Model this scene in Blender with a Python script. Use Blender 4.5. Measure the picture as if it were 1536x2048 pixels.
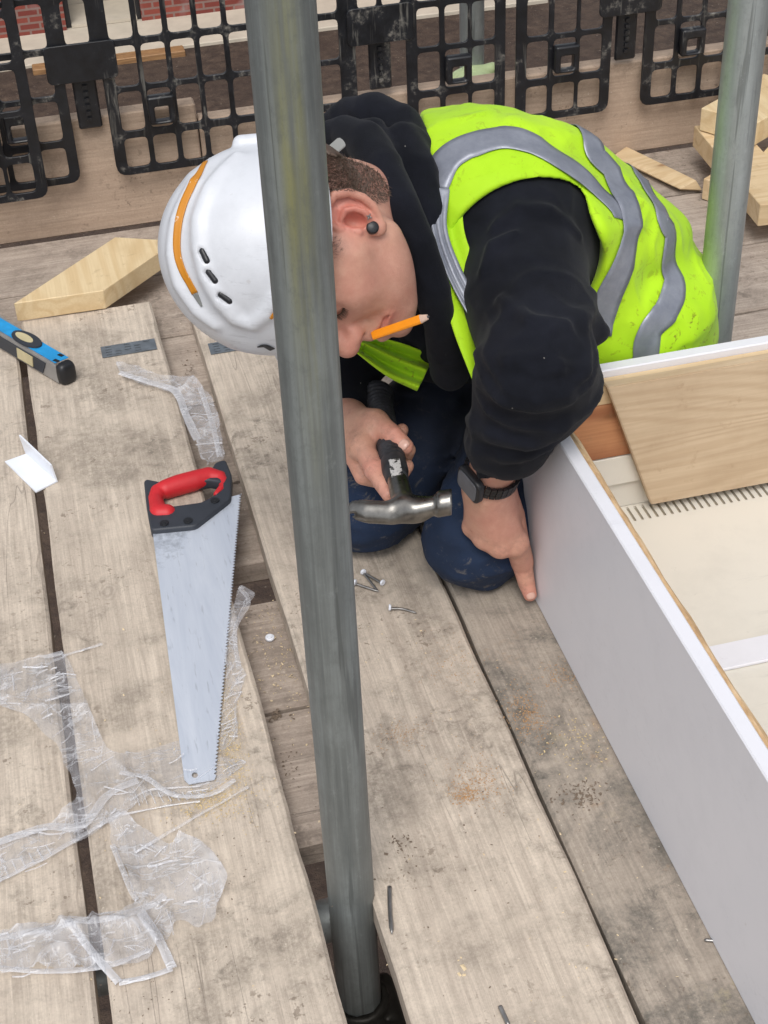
import bpy, bmesh, math, random
import numpy as np
from mathutils import Vector, Matrix
random.seed(7); np.random.seed(7)
S = bpy.context.scene
COL = S.collection
for o_ in list(bpy.data.objects): bpy.data.objects.remove(o_)

# ------------------------------------------------------------------ camera
F_PX, CX, CY, CAM_H = 3050.0, 768.0, 1024.0, 1.27
RW = np.array([[0.968, -0.179, 0.175], [-0.247, -0.581, 0.776], [-0.038, -0.794, -0.607]])
_a = np.array([-973., -2284., 3050.]); _v = np.array([190., 3992., 3050.])
_n = _v/np.linalg.norm(_v); _y = _a - _n*_a.dot(_n); _y /= np.linalg.norm(_y)
RW = np.array([np.cross(_y, -_n), _y, -_n])
CAM = np.array([0, 0, CAM_H])
camx, camy, camz = RW[:, 0], RW[:, 1], RW[:, 2]
cd = bpy.data.cameras.new('camera'); cam = bpy.data.objects.new('camera', cd); COL.objects.link(cam)
m4 = Matrix.Identity(4)
for i in range(3):
    m4[i][0] = camx[i]; m4[i][1] = -camy[i]; m4[i][2] = -camz[i]; m4[i][3] = CAM[i]
cam.matrix_world = m4
cd.sensor_fit = 'VERTICAL'; cd.sensor_height = 36; cd.sensor_width = 27
cd.lens = F_PX/2048*36; cd.clip_start = 0.05; cd.clip_end = 300
S.camera = cam
S.render.resolution_x, S.render.resolution_y = 768, 1024

# ------------------------------------------------------------------ light
SUN_EL, SUN_AZ = math.radians(58), math.radians(200)      # soft overcast, brighter from behind the camera's left
W = bpy.data.worlds.new('World'); S.world = W; W.use_nodes = True
wn = W.node_tree
bg = wn.nodes['Background']
sky = wn.nodes.new('ShaderNodeTexSky'); sky.sky_type = 'NISHITA'; sky.sun_disc = False
sky.sun_elevation = SUN_EL; sky.sun_rotation = SUN_AZ; sky.dust_density = 3.0; sky.air_density = 1.0; sky.ozone_density = 1.0
hs = wn.nodes.new('ShaderNodeHueSaturation'); hs.inputs['Saturation'].default_value = 0.27
wn.links.new(sky.outputs[0], hs.inputs['Color']); wn.links.new(hs.outputs[0], bg.inputs['Color'])
bg.inputs['Strength'].default_value = 0.128
sl = bpy.data.lights.new('sun', 'SUN'); sl.energy = 1.3; sl.angle = math.radians(28); sl.color = (1, 0.97, 0.93)
sun = bpy.data.objects.new('sun', sl); COL.objects.link(sun)
sd = Vector((math.sin(SUN_AZ)*math.cos(SUN_EL), math.cos(SUN_AZ)*math.cos(SUN_EL), math.sin(SUN_EL)))
sun.rotation_euler = sd.to_track_quat('Z', 'Y').to_euler(); sun.location = (0, 0, 6)
S.view_settings.view_transform = 'Standard'; S.view_settings.look = 'None'
S.view_settings.exposure = 0.35; S.view_settings.gamma = 1
S.render.engine = 'CYCLES'
S.cycles.transparent_max_bounces = 16; S.cycles.max_bounces = 8

# ------------------------------------------------------------------ placing helpers: a direction and a distance or plane give a world point
def ray(px, py): return RW @ np.array([(px-CX)/F_PX, (py-CY)/F_PX, 1.0])
def P(px, py, d): return CAM + ray(px, py)*d
def Z(px, py, z=0.0): r = ray(px, py); return CAM + r*((z-CAM_H)/r[2])
def XP(px, py, x): r = ray(px, py); return CAM + r*(x/r[0])
def YP(px, py, y): r = ray(px, py); return CAM + r*(y/r[1])

def srgb(r, g, b):
    return tuple((c/255/12.92 if c/255 <= 0.04045 else ((c/255+0.055)/1.055)**2.4) for c in (r, g, b)) + (1.0,)

# ------------------------------------------------------------------ object helpers
def tag(o, label=None, cat=None, group=None, kind=None):
    if label: o['label'] = label
    if cat: o['category'] = cat
    if group: o['group'] = group
    if kind: o['kind'] = kind
    return o
def empty(name, loc, label, cat, group=None):
    o = bpy.data.objects.new(name, None); COL.objects.link(o); o.location = Vector(loc); o.empty_display_size = 0.05
    return tag(o, label, cat, group)
def link(name, me, mat, parent=None, smooth=False):
    o = bpy.data.objects.new(name, me); COL.objects.link(o)
    if mat is not None: me.materials.append(mat)
    if smooth: me.polygons.foreach_set('use_smooth', [True]*len(me.polygons))
    if parent is not None:
        o.parent = parent
        # world-space coordinates in the mesh: undo the parent's place
        o.matrix_parent_inverse = pw(parent).inverted()
    return o
def pw(o):
    m = Matrix.LocRotScale(o.location, o.rotation_euler, o.scale)
    if o.parent is not None: m = pw(o.parent) @ o.matrix_parent_inverse @ m
    return m
def me_np(name, v, f):
    me = bpy.data.meshes.new(name); me.from_pydata([tuple(map(float, p)) for p in v], [], [tuple(map(int, q)) for q in f]); me.update(); return me
def me_bm(name, bm):
    bmesh.ops.recalc_face_normals(bm, faces=bm.faces)
    me = bpy.data.meshes.new(name); bm.to_mesh(me); bm.free(); return me
def box_bm(bm, lo, hi, mat=None, bevel=0.0, seg=1, M=None):
    r = bmesh.ops.create_cube(bm, size=1.0)
    vs = r['verts']; lo = Vector(lo); hi = Vector(hi)
    for v in vs: v.co = Vector(((lo[i]+hi[i])/2 + v.co[i]*(hi[i]-lo[i])) for i in range(3))
    if bevel > 0:
        es = list({e for v in vs for e in v.link_edges})
        rb = bmesh.ops.bevel(bm, geom=es, offset=bevel, segments=seg, affect='EDGES')
        vs = list({v for f in rb['faces'] for v in f.verts} | {v for v in vs if v.is_valid})
    if M is not None:
        for v in vs: v.co = M @ v.co
    return vs
def prism_bm(bm, pts, vec, bevel=0.0):
    """closed polygon pts (3D) swept by vec"""
    a = [bm.verts.new(Vector(p)) for p in pts]; b = [bm.verts.new(Vector(p)+Vector(vec)) for p in pts]
    n = len(pts); fs = [bm.faces.new(a), bm.faces.new(b[::-1])]
    for i in range(n): fs.append(bm.faces.new((a[i], a[(i+1) % n], b[(i+1) % n], b[i])))
    bmesh.ops.recalc_face_normals(bm, faces=fs)
    if bevel > 0:
        es = list({e for f in fs for e in f.edges})
        bmesh.ops.bevel(bm, geom=es, offset=bevel, segments=2, affect='EDGES')
def tube_bm(bm, pts, rad, n=12, cap=True, up=None):
    pts = [Vector(p) for p in pts]; k = len(pts)
    rads = rad if hasattr(rad, '__len__') else [rad]*k
    rings = []; prev = None
    for i, p in enumerate(pts):
        t = (pts[min(i+1, k-1)] - pts[max(i-1, 0)]).normalized()
        if prev is None:
            a = t.orthogonal().normalized()
        else:
            a = (prev - t*prev.dot(t)).normalized()
        prev = a; b = t.cross(a)
        rings.append([bm.verts.new(p + (a*math.cos(2*math.pi*j/n) + b*math.sin(2*math.pi*j/n))*rads[i]) for j in range(n)])
    for i in range(k-1):
        for j in range(n):
            f = bm.faces.new((rings[i][j], rings[i][(j+1) % n], rings[i+1][(j+1) % n], rings[i+1][j])); f.smooth = True
    if cap: bm.faces.new(rings[0][::-1]); bm.faces.new(rings[-1])
def grid_mesh(name, rows):
    """rows: list of lists of points"""
    v = [p for r in rows for p in r]; w = len(rows[0]); f = []
    for i in range(len(rows)-1):
        for j in range(w-1): f.append((i*w+j, i*w+j+1, (i+1)*w+j+1, (i+1)*w+j))
    return me_np(name, v, f)
def resample(pts, n):
    pts = np.array(pts, float); seg = np.linalg.norm(np.diff(pts, axis=0), axis=1); s = np.r_[0, np.cumsum(seg)]
    # Catmull-Rom through the points, then evenly spaced
    Pp = np.vstack([2*pts[0]-pts[1], pts, 2*pts[-1]-pts[-2]]); out = []
    for i in range(len(pts)-1):
        p0, p1, p2, p3 = Pp[i:i+4]
        for t in np.linspace(0, 1, 12, endpoint=False):
            out.append(0.5*((2*p1)+(-p0+p2)*t+(2*p0-5*p1+4*p2-p3)*t*t+(-p0+3*p1-3*p2+p3)*t**3))
    out.append(pts[-1]); out = np.array(out)
    s = np.r_[0, np.cumsum(np.linalg.norm(np.diff(out, axis=0), axis=1))]; q = np.linspace(0, s[-1], n)
    return np.stack([np.interp(q, s, out[:, k]) for k in range(out.shape[1])], 1)

# ------------------------------------------------------------------ noise + signed distance shapes -> one continuous mesh
_tab = np.random.RandomState(3).rand(64, 64, 64).astype(np.float32)
def vn(p):
    i = np.floor(p).astype(int); f = p - i; f = f*f*(3-2*f); i &= 63; j = (i+1) & 63
    g = lambda a, b, c: _tab[a[..., 0], b[..., 1], c[..., 2]]
    x, y, z = f[..., 0], f[..., 1], f[..., 2]
    return ((g(i, i, i)*(1-x)+g(j, i, i)*x)*(1-y)+(g(i, j, i)*(1-x)+g(j, j, i)*x)*y)*(1-z) + \
           ((g(i, i, j)*(1-x)+g(j, i, j)*x)*(1-y)+(g(i, j, j)*(1-x)+g(j, j, j)*x)*y)*z
def fbm(p, o=3):
    s = 0; a = 0.5
    for k in range(o): s = s + a*(vn(p*2**k + 7.3*k)-0.5); a *= 0.5
    return s
def rc(p, a, b, r1, r2=None):
    r2 = r1 if r2 is None else r2
    a = np.asarray(a, float); b = np.asarray(b, float); ba = b-a; pa = p-a
    t = np.clip(pa@ba/max(ba@ba, 1e-12), 0, 1)
    return np.linalg.norm(pa - t[..., None]*ba, axis=-1) - (r1+(r2-r1)*t)
def sph(p, c, r): return np.linalg.norm(p-np.asarray(c, float), axis=-1)-r
def ell(p, c, r, ax=None):
    q = p-np.asarray(c, float)
    if ax is not None: q = q@np.asarray(ax, float).T
    r = np.asarray(r, float); k0 = np.linalg.norm(q/r, axis=-1); k1 = np.linalg.norm(q/(r*r), axis=-1)
    return k0*(k0-1)/np.maximum(k1, 1e-9)
def near(p, c, R, f):
    """evaluate f only within R of c; elsewhere a safe larger distance"""
    r = np.linalg.norm(p-np.asarray(c, float), axis=-1); k = r < R; d = r-R*0.72
    if k.any(): d[k] = f(p[k])
    return d
def chain(p, pts, rs):
    d = None
    for i in range(len(pts)-1):
        e = rc(p, pts[i], pts[i+1], rs[i], rs[i+1]); d = e if d is None else np.minimum(d, e)
    return d
def smin(a, b, k): h = np.maximum(k-np.abs(a-b), 0)/k; return np.minimum(a, b)-h*h*k*0.25
def smax(a, b, k): return -smin(-a, -b, k)
def sdf_mesh(name, f, lo, hi, h, B=10, newton=2):
    lo = np.array(lo, float); n = np.ceil((np.array(hi)-lo)/h/B).astype(int)*B+1
    nb = (n-1)//B
    bi = np.stack(np.meshgrid(*[np.arange(k) for k in nb], indexing='ij'), -1).reshape(-1, 3)
    dc = f(lo + (bi+0.5)*B*h)
    D = np.full(n, 1.0, np.float32)
    near = np.abs(dc) < B*h*0.87*1.7+0.004
    for b, d in zip(bi[~near], dc[~near]):
        if d < 0: D[b[0]*B:b[0]*B+B+1, b[1]*B:b[1]*B+B+1, b[2]*B:b[2]*B+B+1] = -1
    off = np.stack(np.meshgrid(*[np.arange(B+1)]*3, indexing='ij'), -1).reshape(-1, 3)
    nbk = bi[near]
    for s in range(0, len(nbk), 60):
        c = nbk[s:s+60]; idx = (c[:, None, :]*B + off[None]); v = f(lo + idx.reshape(-1, 3)*h)
        D[idx[..., 0].ravel(), idx[..., 1].ravel(), idx[..., 2].ravel()] = v
    I = D < 0
    c = I[:-1, :-1, :-1].astype(np.int8)
    for a in ((1, 0, 0), (0, 1, 0), (0, 0, 1), (1, 1, 0), (1, 0, 1), (0, 1, 1), (1, 1, 1)):
        c = c + I[a[0]:n[0]-1+a[0], a[1]:n[1]-1+a[1], a[2]:n[2]-1+a[2]]
    cell = np.argwhere((c > 0) & (c < 8)); idx = np.full(np.array(n)-1, -1, np.int32)
    idx[cell[:, 0], cell[:, 1], cell[:, 2]] = np.arange(len(cell))
    cor = np.array([(x, y, z) for x in (0, 1) for y in (0, 1) for z in (0, 1)])
    vals = np.stack([D[cell[:, 0]+q[0], cell[:, 1]+q[1], cell[:, 2]+q[2]] for q in cor], 1)
    acc = np.zeros((len(cell), 3)); cnt = np.zeros(len(cell))
    for a in range(8):
        for b in range(a+1, 8):
            if np.abs(cor[a]-cor[b]).sum() == 1:
                va, vb = vals[:, a], vals[:, b]; mk = (va < 0) != (vb < 0)
                t = np.where(mk, va/np.where(mk, va-vb, 1), 0)
                acc += np.where(mk[:, None], cor[a]+(cor[b]-cor[a])*t[:, None], 0); cnt += mk
    V = lo + (cell + acc/np.maximum(cnt, 1)[:, None])*h
    Q = []
    for ax in range(3):
        s0 = [slice(None)]*3; s1 = [slice(None)]*3; s0[ax] = slice(0, -1); s1[ax] = slice(1, None)
        E_ = I[tuple(s0)] != I[tuple(s1)]; e = np.argwhere(E_)
        u, w = (ax+1) % 3, (ax+2) % 3
        e = e[(e[:, u] > 0) & (e[:, w] > 0) & (e[:, u] < n[u]-1) & (e[:, w] < n[w]-1)]
        def at(du, dw):
            q = e.copy(); q[:, u] -= du; q[:, w] -= dw; return idx[q[:, 0], q[:, 1], q[:, 2]]
        q4 = np.stack([at(1, 1), at(0, 1), at(0, 0), at(1, 0)], 1)
        ins = I[e[:, 0], e[:, 1], e[:, 2]]
        q4[~ins] = q4[~ins][:, ::-1]; Q.append(q4)
    Q = np.vstack(Q); Q = Q[(Q >= 0).all(1)]
    for _ in range(newton):
        g, d = grad(f, V); V = V - np.clip(d, -h, h)[:, None]*g
    me = bpy.data.meshes.new(name)
    me.vertices.add(len(V)); me.vertices.foreach_set('co', V.astype(np.float32).ravel())
    me.loops.add(len(Q)*4); me.loops.foreach_set('vertex_index', Q.astype(np.int32).ravel())
    me.polygons.add(len(Q)); me.polygons.foreach_set('loop_start', np.arange(0, len(Q)*4, 4, dtype=np.int32))
    me.polygons.foreach_set('loop_total', np.full(len(Q), 4, np.int32))
    me.polygons.foreach_set('use_smooth', np.ones(len(Q), bool)); me.update(); me.validate()
    return me
def grad(f, V, e=4e-4):
    d = f(V); g = np.stack([f(V+e*np.eye(3)[k])-f(V-e*np.eye(3)[k]) for k in range(3)], 1)
    L = np.linalg.norm(g, axis=1, keepdims=True); return g/np.maximum(L, 1e-9), d
def march(px, py, f, d0=1.2, d1=2.4):
    """where the view ray through a photo point meets a shape"""
    px = np.atleast_1d(np.array(px, float)); py = np.atleast_1d(np.array(py, float))
    r = np.stack([ray(a, b) for a, b in zip(px, py)]); L = np.linalg.norm(r, axis=1)
    t = np.full(len(px), d0)
    for _ in range(90):
        d = f(CAM + r*t[:, None]); t = np.minimum(t + d*0.6/L, d1)
    return CAM + r*t[:, None]
def ribbon(name, f, pts, width, off, n=60, m=6, thick=0.0):
    """a strip of cloth lying on shape f along 3D points"""
    C = resample(pts, n); w = np.interp(np.linspace(0, 1, n), np.linspace(0, 1, len(width)), width)
    g, d = grad(f, C); C = C - d[:, None]*g
    T = np.gradient(C, axis=0); T /= np.linalg.norm(T, axis=1, keepdims=True)
    rows = []
    sd_ = np.cross(T, g); sd_ /= np.linalg.norm(sd_, axis=1, keepdims=True)
    for j in np.linspace(-0.5, 0.5, m):
        q = C + sd_*(w*j)[:, None]
        for _ in range(4):
            gg, dd = grad(f, q); q = q - np.clip(dd-off, -0.01, 0.01)[:, None]*gg
        rows.append(q)
    return grid_mesh(name, [[rows[j][i] for j in range(m)] for i in range(n)])
# ------------------------------------------------------------------ materials (all procedural)
class NT:
    def __init__(s, name, rough=0.7):
        s.m = bpy.data.materials.new(name); s.m.use_nodes = True; s.t = s.m.node_tree
        s.b = s.t.nodes['Principled BSDF']; s.b.inputs['Roughness'].default_value = rough
    def n(s, typ, _p=None, **ins):
        nd = s.t.nodes.new(typ)
        for k, v in (_p or {}).items(): setattr(nd, k, v)
        for k, v in ins.items():
            key = int(k[1:]) if k[0] == '_' and k[1:].isdigit() else k.replace('_', ' ')
            s.set(nd.inputs[key], v)
        return nd
    def set(s, sock, v):
        if isinstance(v, bpy.types.NodeSocket): s.t.links.new(v, sock)
        else: sock.default_value = v
    def coord(s, kind='Object', scale=(1, 1, 1), loc=(0, 0, 0), rot=(0, 0, 0), rnd=0.0):
        c = s.n('ShaderNodeTexCoord').outputs[kind]
        if rnd:
            r = s.n('ShaderNodeObjectInfo').outputs['Random']
            r = s.math('MULTIPLY', r, rnd); cx = s.n('ShaderNodeCombineXYZ', X=r, Y=r, Z=r).outputs[0]
            c = s.n('ShaderNodeVectorMath', {'operation': 'ADD'}, _0=c, _1=cx).outputs[0]
        return s.n('ShaderNodeMapping', Vector=c, Scale=scale, Location=loc, Rotation=rot).outputs[0]
    def noise(s, v, scale, detail=4, rough=0.55, dist=0.0):
        return s.n('ShaderNodeTexNoise', Vector=v, Scale=scale, Detail=detail, Roughness=rough, Distortion=dist).outputs['Fac']
    def vor(s, v, scale, feat='F1', out='Distance', rnd=1.0):
        return s.n('ShaderNodeTexVoronoi', {'feature': feat}, Vector=v, Scale=scale, Randomness=rnd).outputs[out]
    def ramp(s, f, stops, interp='LINEAR'):
        r = s.n('ShaderNodeValToRGB', Fac=f); cr = r.color_ramp; cr.interpolation = interp
        while len(cr.elements) < len(stops): cr.elements.new(0.5)
        for e, (p, c) in zip(cr.elements, stops):
            e.position = p; e.color = c if hasattr(c, '__len__') else (c, c, c, 1)
        return r.outputs['Color']
    def mix(s, f, a, b, mode='MIX'):
        nd = s.n('ShaderNodeMix', {'data_type': 'RGBA', 'blend_type': mode})
        s.set(nd.inputs[0], f); s.set(nd.inputs[6], a); s.set(nd.inputs[7], b); return nd.outputs[2]
    def math(s, op, a, b=0.0, c=None):
        nd = s.n('ShaderNodeMath', {'operation': op}); s.set(nd.inputs[0], a); s.set(nd.inputs[1], b)
        if c is not None: s.set(nd.inputs[2], c)
        return nd.outputs[0]
    def sep(s, v): return s.n('ShaderNodeSeparateXYZ', Vector=v).outputs
    def bump(s, h, strength=0.3, dist=0.002):
        s.t.links.new(s.n('ShaderNodeBump', Height=h, Strength=strength, Distance=dist).outputs[0], s.b.inputs['Normal'])
    def col(s, c): s.set(s.b.inputs['Base Color'], c); return s
    def inp(s, **k):
        for a, v in k.items(): s.set(s.b.inputs[a.replace('_', ' ')], v)
        return s
MIXC = lambda c, k: tuple(x*k for x in c[:3])+(1,)

def weathered_wood(name, base, dark, dirt, dirtamt=0.5, axis=1, stain=False, gap=0.46, light=0.4):
    t = NT(name, 0.88)
    def st(a, b, r=0.0, loc=(0, 0, 0)):
        sc = [a, a, a]; sc[axis] = b; return t.coord(scale=sc, rnd=r, loc=loc)
    g1 = t.noise(st(42, 1.4, 13.0), 1.0, 5, 0.62, 0.5); g2 = t.noise(st(230, 9, 4.0), 1.0, 4, 0.65, 0.3); g3 = t.noise(st(420, 30, 5.0), 1.0, 2, 0.6)
    # growth lines: contours of a stretched noise
    gl = t.math('SINE', t.math('MULTIPLY', t.noise(st(7.5, 0.42, 19.0), 1.0, 2, 0.5, 0.25), 130.0))
    sa = t.noise(t.coord(loc=(5, 1, 7), rnd=3.0), 320, 4, 0.8)
    c = t.mix(t.ramp(g1, [(0.25, 0.25), (0.62, 1.0)]), dark, base)
    c = t.mix(t.math('MULTIPLY', t.ramp(sa, [(0.48, 0.0), (0.66, 1.0)]), 0.34), c, MIXC(dark, 0.72)); c = t.mix(t.math('MULTIPLY', t.ramp(sa, [(0.34, 1.0), (0.46, 0.0)]), 0.22), c, MIXC(base, 1.25))
    c = t.mix(t.math('MULTIPLY', t.ramp(gl, [(0.2, 0.0), (0.95, 1.0)]), 0.12), c, MIXC(dark, 0.75))
    c = t.mix(t.math('MULTIPLY', t.ramp(g2, [(0.44, 0.0), (0.66, 1.0)]), 0.42), c, MIXC(dark, 0.72))
    c = t.mix(t.math('MULTIPLY', t.ramp(g2, [(0.30, 1.0), (0.44, 0.0)]), light), c, MIXC(base, 1.2))
    ck = t.ramp(t.noise(st(24, 0.8, 21), 1.0, 2, 0.5, 0.3), [(0.4965, 0.0), (0.4995, 1.0), (0.5025, 0.0)])
    ckm = t.ramp(t.noise(t.coord(loc=(2, 8, 5), rnd=11), 2.2, 2), [(0.52, 0.0), (0.60, 1.0)])
    ck = t.math('MULTIPLY', ck, ckm)
    c = t.mix(t.math('MULTIPLY', ck, 0.55), c, MIXC(dark, 0.35))
    kv = [9, 9, 9]; kv[axis] = 5.2
    kd = t.vor(t.n('ShaderNodeVectorMath', {'operation': 'ADD'}, _0=t.coord(scale=kv, rnd=17), _1=t.n('ShaderNodeVectorMath', {'operation': 'SCALE'}, _0=t.n('ShaderNodeTexNoise', Vector=t.coord(), Scale=30.0).outputs['Color'], Scale=0.12).outputs[0]).outputs[0], 1.0)
    kr = t.math('MULTIPLY_ADD', t.math('SINE', t.math('MULTIPLY', kd, 150.0)), 0.3, 0.6)
    c = t.mix(t.math('MULTIPLY', t.math('MULTIPLY', t.ramp(kd, [(0.075, 1.0), (0.10, 0.5), (0.15, 0.0)]), kr), 0.5), c, MIXC(dark, 0.55))
    # rubbed-in dirt, bleached areas, damp blotches
    big = t.noise(t.coord(rnd=9.0), 6.5, 7, 0.70, 0.4)
    gn = t.noise(t.coord(loc=(8, 8, 3), rnd=4.0), 120, 5, 0.8); gn = t.math('MULTIPLY_ADD', t.ramp(gn, [(0.36, 0.0), (0.6, 1.0)]), 0.75, 0.25)
    c = t.mix(t.math('MULTIPLY', t.math('MULTIPLY', t.ramp(big, [(gap, 0.0), (gap+0.13, 1.0)]), gn), dirtamt), c, dirt)
    fn = t.noise(t.coord(loc=(4, 4, 2), rnd=2.0), 34, 6, 0.75, 0.6); fm = t.ramp(t.noise(t.coord(loc=(7, 3, 4), rnd=7), 5, 3), [(0.42, 0.0), (0.62, 1.0)])
    c = t.mix(t.math('MULTIPLY', t.math('MULTIPLY', t.math('MULTIPLY', t.ramp(fn, [(0.48, 0.0), (0.62, 1.0)]), fm), gn), 0.8), c, MIXC(dirt, 0.72))
    bl = t.noise(t.coord(loc=(3, 5, 1), rnd=3), 11.0, 6, 0.68)
    c = t.mix(t.math('MULTIPLY', t.ramp(bl, [(0.52, 0.0), (0.68, 1.0)]), light), c, MIXC(base, 1.16))
    sp = t.noise(t.coord(loc=(1, 2, 3), rnd=6), 85, 3, 0.7)
    msk = t.ramp(t.noise(t.coord(loc=(7, 1, 4), rnd=8), 7, 2), [(0.48, 0.0), (0.62, 1.0)])
    c = t.mix(t.math('MULTIPLY', t.math('MULTIPLY', t.ramp(sp, [(0.60, 0.0), (0.66, 1.0)]), msk), 0.6), c, srgb(104, 90, 76))
    dt = t.ramp(t.noise(t.coord(loc=(6, 2, 9), rnd=12), 210, 2, 0.5), [(0.72, 0.0), (0.76, 1.0)]); c = t.mix(t.math('MULTIPLY', dt, 0.5), c, srgb(226, 214, 196))
    if stain:
        s_ = t.noise(t.coord(loc=(9, 3, 0), rnd=2), 9.5, 6, 0.75)
        c = t.mix(t.math('MULTIPLY', t.ramp(s_, [(0.60, 0.0), (0.72, 1.0)]), 0.5), c, srgb(166, 132, 98))
        s2 = t.noise(t.coord(loc=(2, 7, 0), rnd=5), 26, 5, 0.75); s3 = t.ramp(t.noise(t.coord(loc=(8, 7, 3), rnd=5), 5, 3), [(0.5, 0), (0.62, 1)])
        c = t.mix(t.math('MULTIPLY', t.math('MULTIPLY', t.ramp(s2, [(0.56, 0.0), (0.66, 1.0)]), s3), 0.55), c, srgb(176, 164, 132))
    t.col(c)
    h = t.math('ADD', t.math('ADD', t.math('MULTIPLY', g1, 0.5), t.math('MULTIPLY', g3, 0.25)), t.math('ADD', t.math('MULTIPLY', g2, 0.6), t.math('MULTIPLY', ck, -0.9)))
    t.bump(h, 0.6, 0.0016)
    return t.m
def fresh_timber(name, light, dark, axis=1, ring=7.0, strength=0.5, freq=90.0):
    t = NT(name, 0.62)
    def st(a, b, r=0.0):
        sc = [a, a, a]; sc[axis] = b; return t.coord(scale=sc, rnd=r)
    n1 = t.noise(st(ring, ring*0.11, 11), 1.0, 2, 0.5, 0.35)
    w = t.math('MULTIPLY_ADD', t.math('SINE', t.math('MULTIPLY', n1, freq)), 0.5, 0.5)
    f = t.noise(st(260, 9, 3), 1.0, 3, 0.6)
    c = t.mix(t.math('MULTIPLY', t.ramp(w, [(0.35, 0.0), (1.0, 1.0)]), strength), light, dark)
    c = t.mix(t.math('MULTIPLY', t.ramp(f, [(0.4, 0), (0.65, 1)]), 0.25), c, MIXC(dark, 0.85))
    kv = [12, 12, 12]; kv[axis] = 5
    kd = t.vor(t.coord(scale=kv, rnd=29), 1.0)
    c = t.mix(t.ramp(kd, [(0.045, 0.8), (0.07, 0.3), (0.12, 0.0)]), c, srgb(132, 86, 50))
    big = t.noise(t.coord(rnd=5), 8, 5, 0.65)
    c = t.mix(t.math('MULTIPLY', t.ramp(big, [(0.46, 0), (0.7, 1)]), 0.4), c, MIXC(dark, 0.88))
    sm = t.ramp(t.noise(t.coord(rnd=8, loc=(5, 5, 5)), 40, 5, 0.7), [(0.6, 0), (0.7, 1)]); c = t.mix(t.math('MULTIPLY', sm, 0.3), c, srgb(150, 122, 92))
    t.col(c); t.bump(t.math('ADD', t.math('MULTIPLY', w, 0.4), f), 0.25, 0.0008)
    return t.m

WOODA = weathered_wood('weathered_board', srgb(205, 192, 176), srgb(172, 158, 144), srgb(132, 122, 110), 0.65, gap=0.475)
WOODB = weathered_wood('grey_board', srgb(176, 164, 150), srgb(138, 127, 116), srgb(100, 96, 89), 0.9, stain=True, gap=0.44, light=0.35)
WOODX = weathered_wood('cross_board', srgb(184, 170, 157), srgb(146, 132, 120), srgb(120, 109, 99), 0.6, axis=0)
TOEW = weathered_wood('toe_board_wood', srgb(190, 168, 148), srgb(168, 146, 126), srgb(164, 142, 124), 0.5, axis=0, light=0.2)
PINE = fresh_timber('pine', srgb(222, 200, 160), srgb(202, 172, 126))
PINEX = fresh_timber('pine_cross', srgb(216, 192, 154), srgb(194, 164, 122), axis=0)
PINEB = fresh_timber('pine_board_face', srgb(198, 176, 147), srgb(172, 146, 116), axis=0, ring=6.5, strength=0.4, freq=190)
PLANKW = fresh_timber('brown_plank', srgb(158, 120, 80), srgb(104, 74, 48), axis=0)
REDW = fresh_timber('reddish_timber', srgb(188, 132, 90), srgb(146, 88, 54), axis=0, ring=6, strength=0.8, freq=60)

def osb():
    t = NT('raw_edge', 0.85); v = t.coord(scale=(60, 18, 90))
    a = t.noise(v, 1.0, 4, 0.7); c = t.ramp(a, [(0.3, srgb(150, 116, 82)), (0.5, srgb(196, 164, 124)), (0.72, srgb(220, 194, 158))])
    t.col(c); t.bump(a, 0.8, 0.003); return t.m
OSB = osb()
def plain(name, c, rough=0.5, var=0.08, scale=14, bump=0.0, metal=0.0, spec=None):
    t = NT(name, rough); a = t.noise(t.coord(rnd=3), scale, 5, 0.65)
    t.col(t.mix(t.ramp(a, [(0.3, 0.0), (0.7, 1.0)]), MIXC(c, 1-var), MIXC(c, 1+var)))
    t.inp(Metallic=metal)
    r = t.math('MULTIPLY_ADD', a, 0.25, rough-0.12); t.inp(Roughness=r)
    if spec is not None: t.inp(**{'Specular_IOR_Level': spec})
    if bump: t.bump(a, bump, 0.001)
    return t.m
def white_pvc(name, c, smudge=0.25):
    t = NT(name, 0.32); a = t.noise(t.coord(), 9, 6, 0.7); b = t.noise(t.coord(loc=(4, 4, 4)), 60, 4, 0.7); sf = t.noise(t.coord(scale=(1, 7, 14), rot=(0.3, 0.1, 0.4)), 9, 5, 0.75, 0.4); sm = t.ramp(t.noise(t.coord(loc=(8, 1, 2)), 5, 3), [(0.48, 0), (0.62, 1)])
    m = t.math('MULTIPLY', t.ramp(a, [(0.5, 0), (0.72, 1)]), smudge)
    c1 = t.mix(m, c, MIXC(c, 0.80)); c1 = t.mix(t.math('MULTIPLY', t.math('MULTIPLY', t.ramp(sf, [(0.56, 0), (0.66, 1)]), sm), smudge), c1, MIXC(c, 0.72)); sp = t.ramp(b, [(0.68, 0), (0.74, 1)])
    c1 = t.mix(t.math('MULTIPLY', sp, 0.22), c1, srgb(150, 140, 128)); t.col(c1)
    t.inp(Roughness=t.math('MULTIPLY_ADD', a, 0.3, 0.25)); t.bump(a, 0.04, 0.001); return t.m
WHITE = white_pvc('white_upvc', srgb(222, 222, 228)); CREAM = white_pvc('cream_soffit', srgb(216, 211, 200), 0.4)
DARKSLOT = plain('slot_dark', srgb(176, 164, 144), 0.8)
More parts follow.
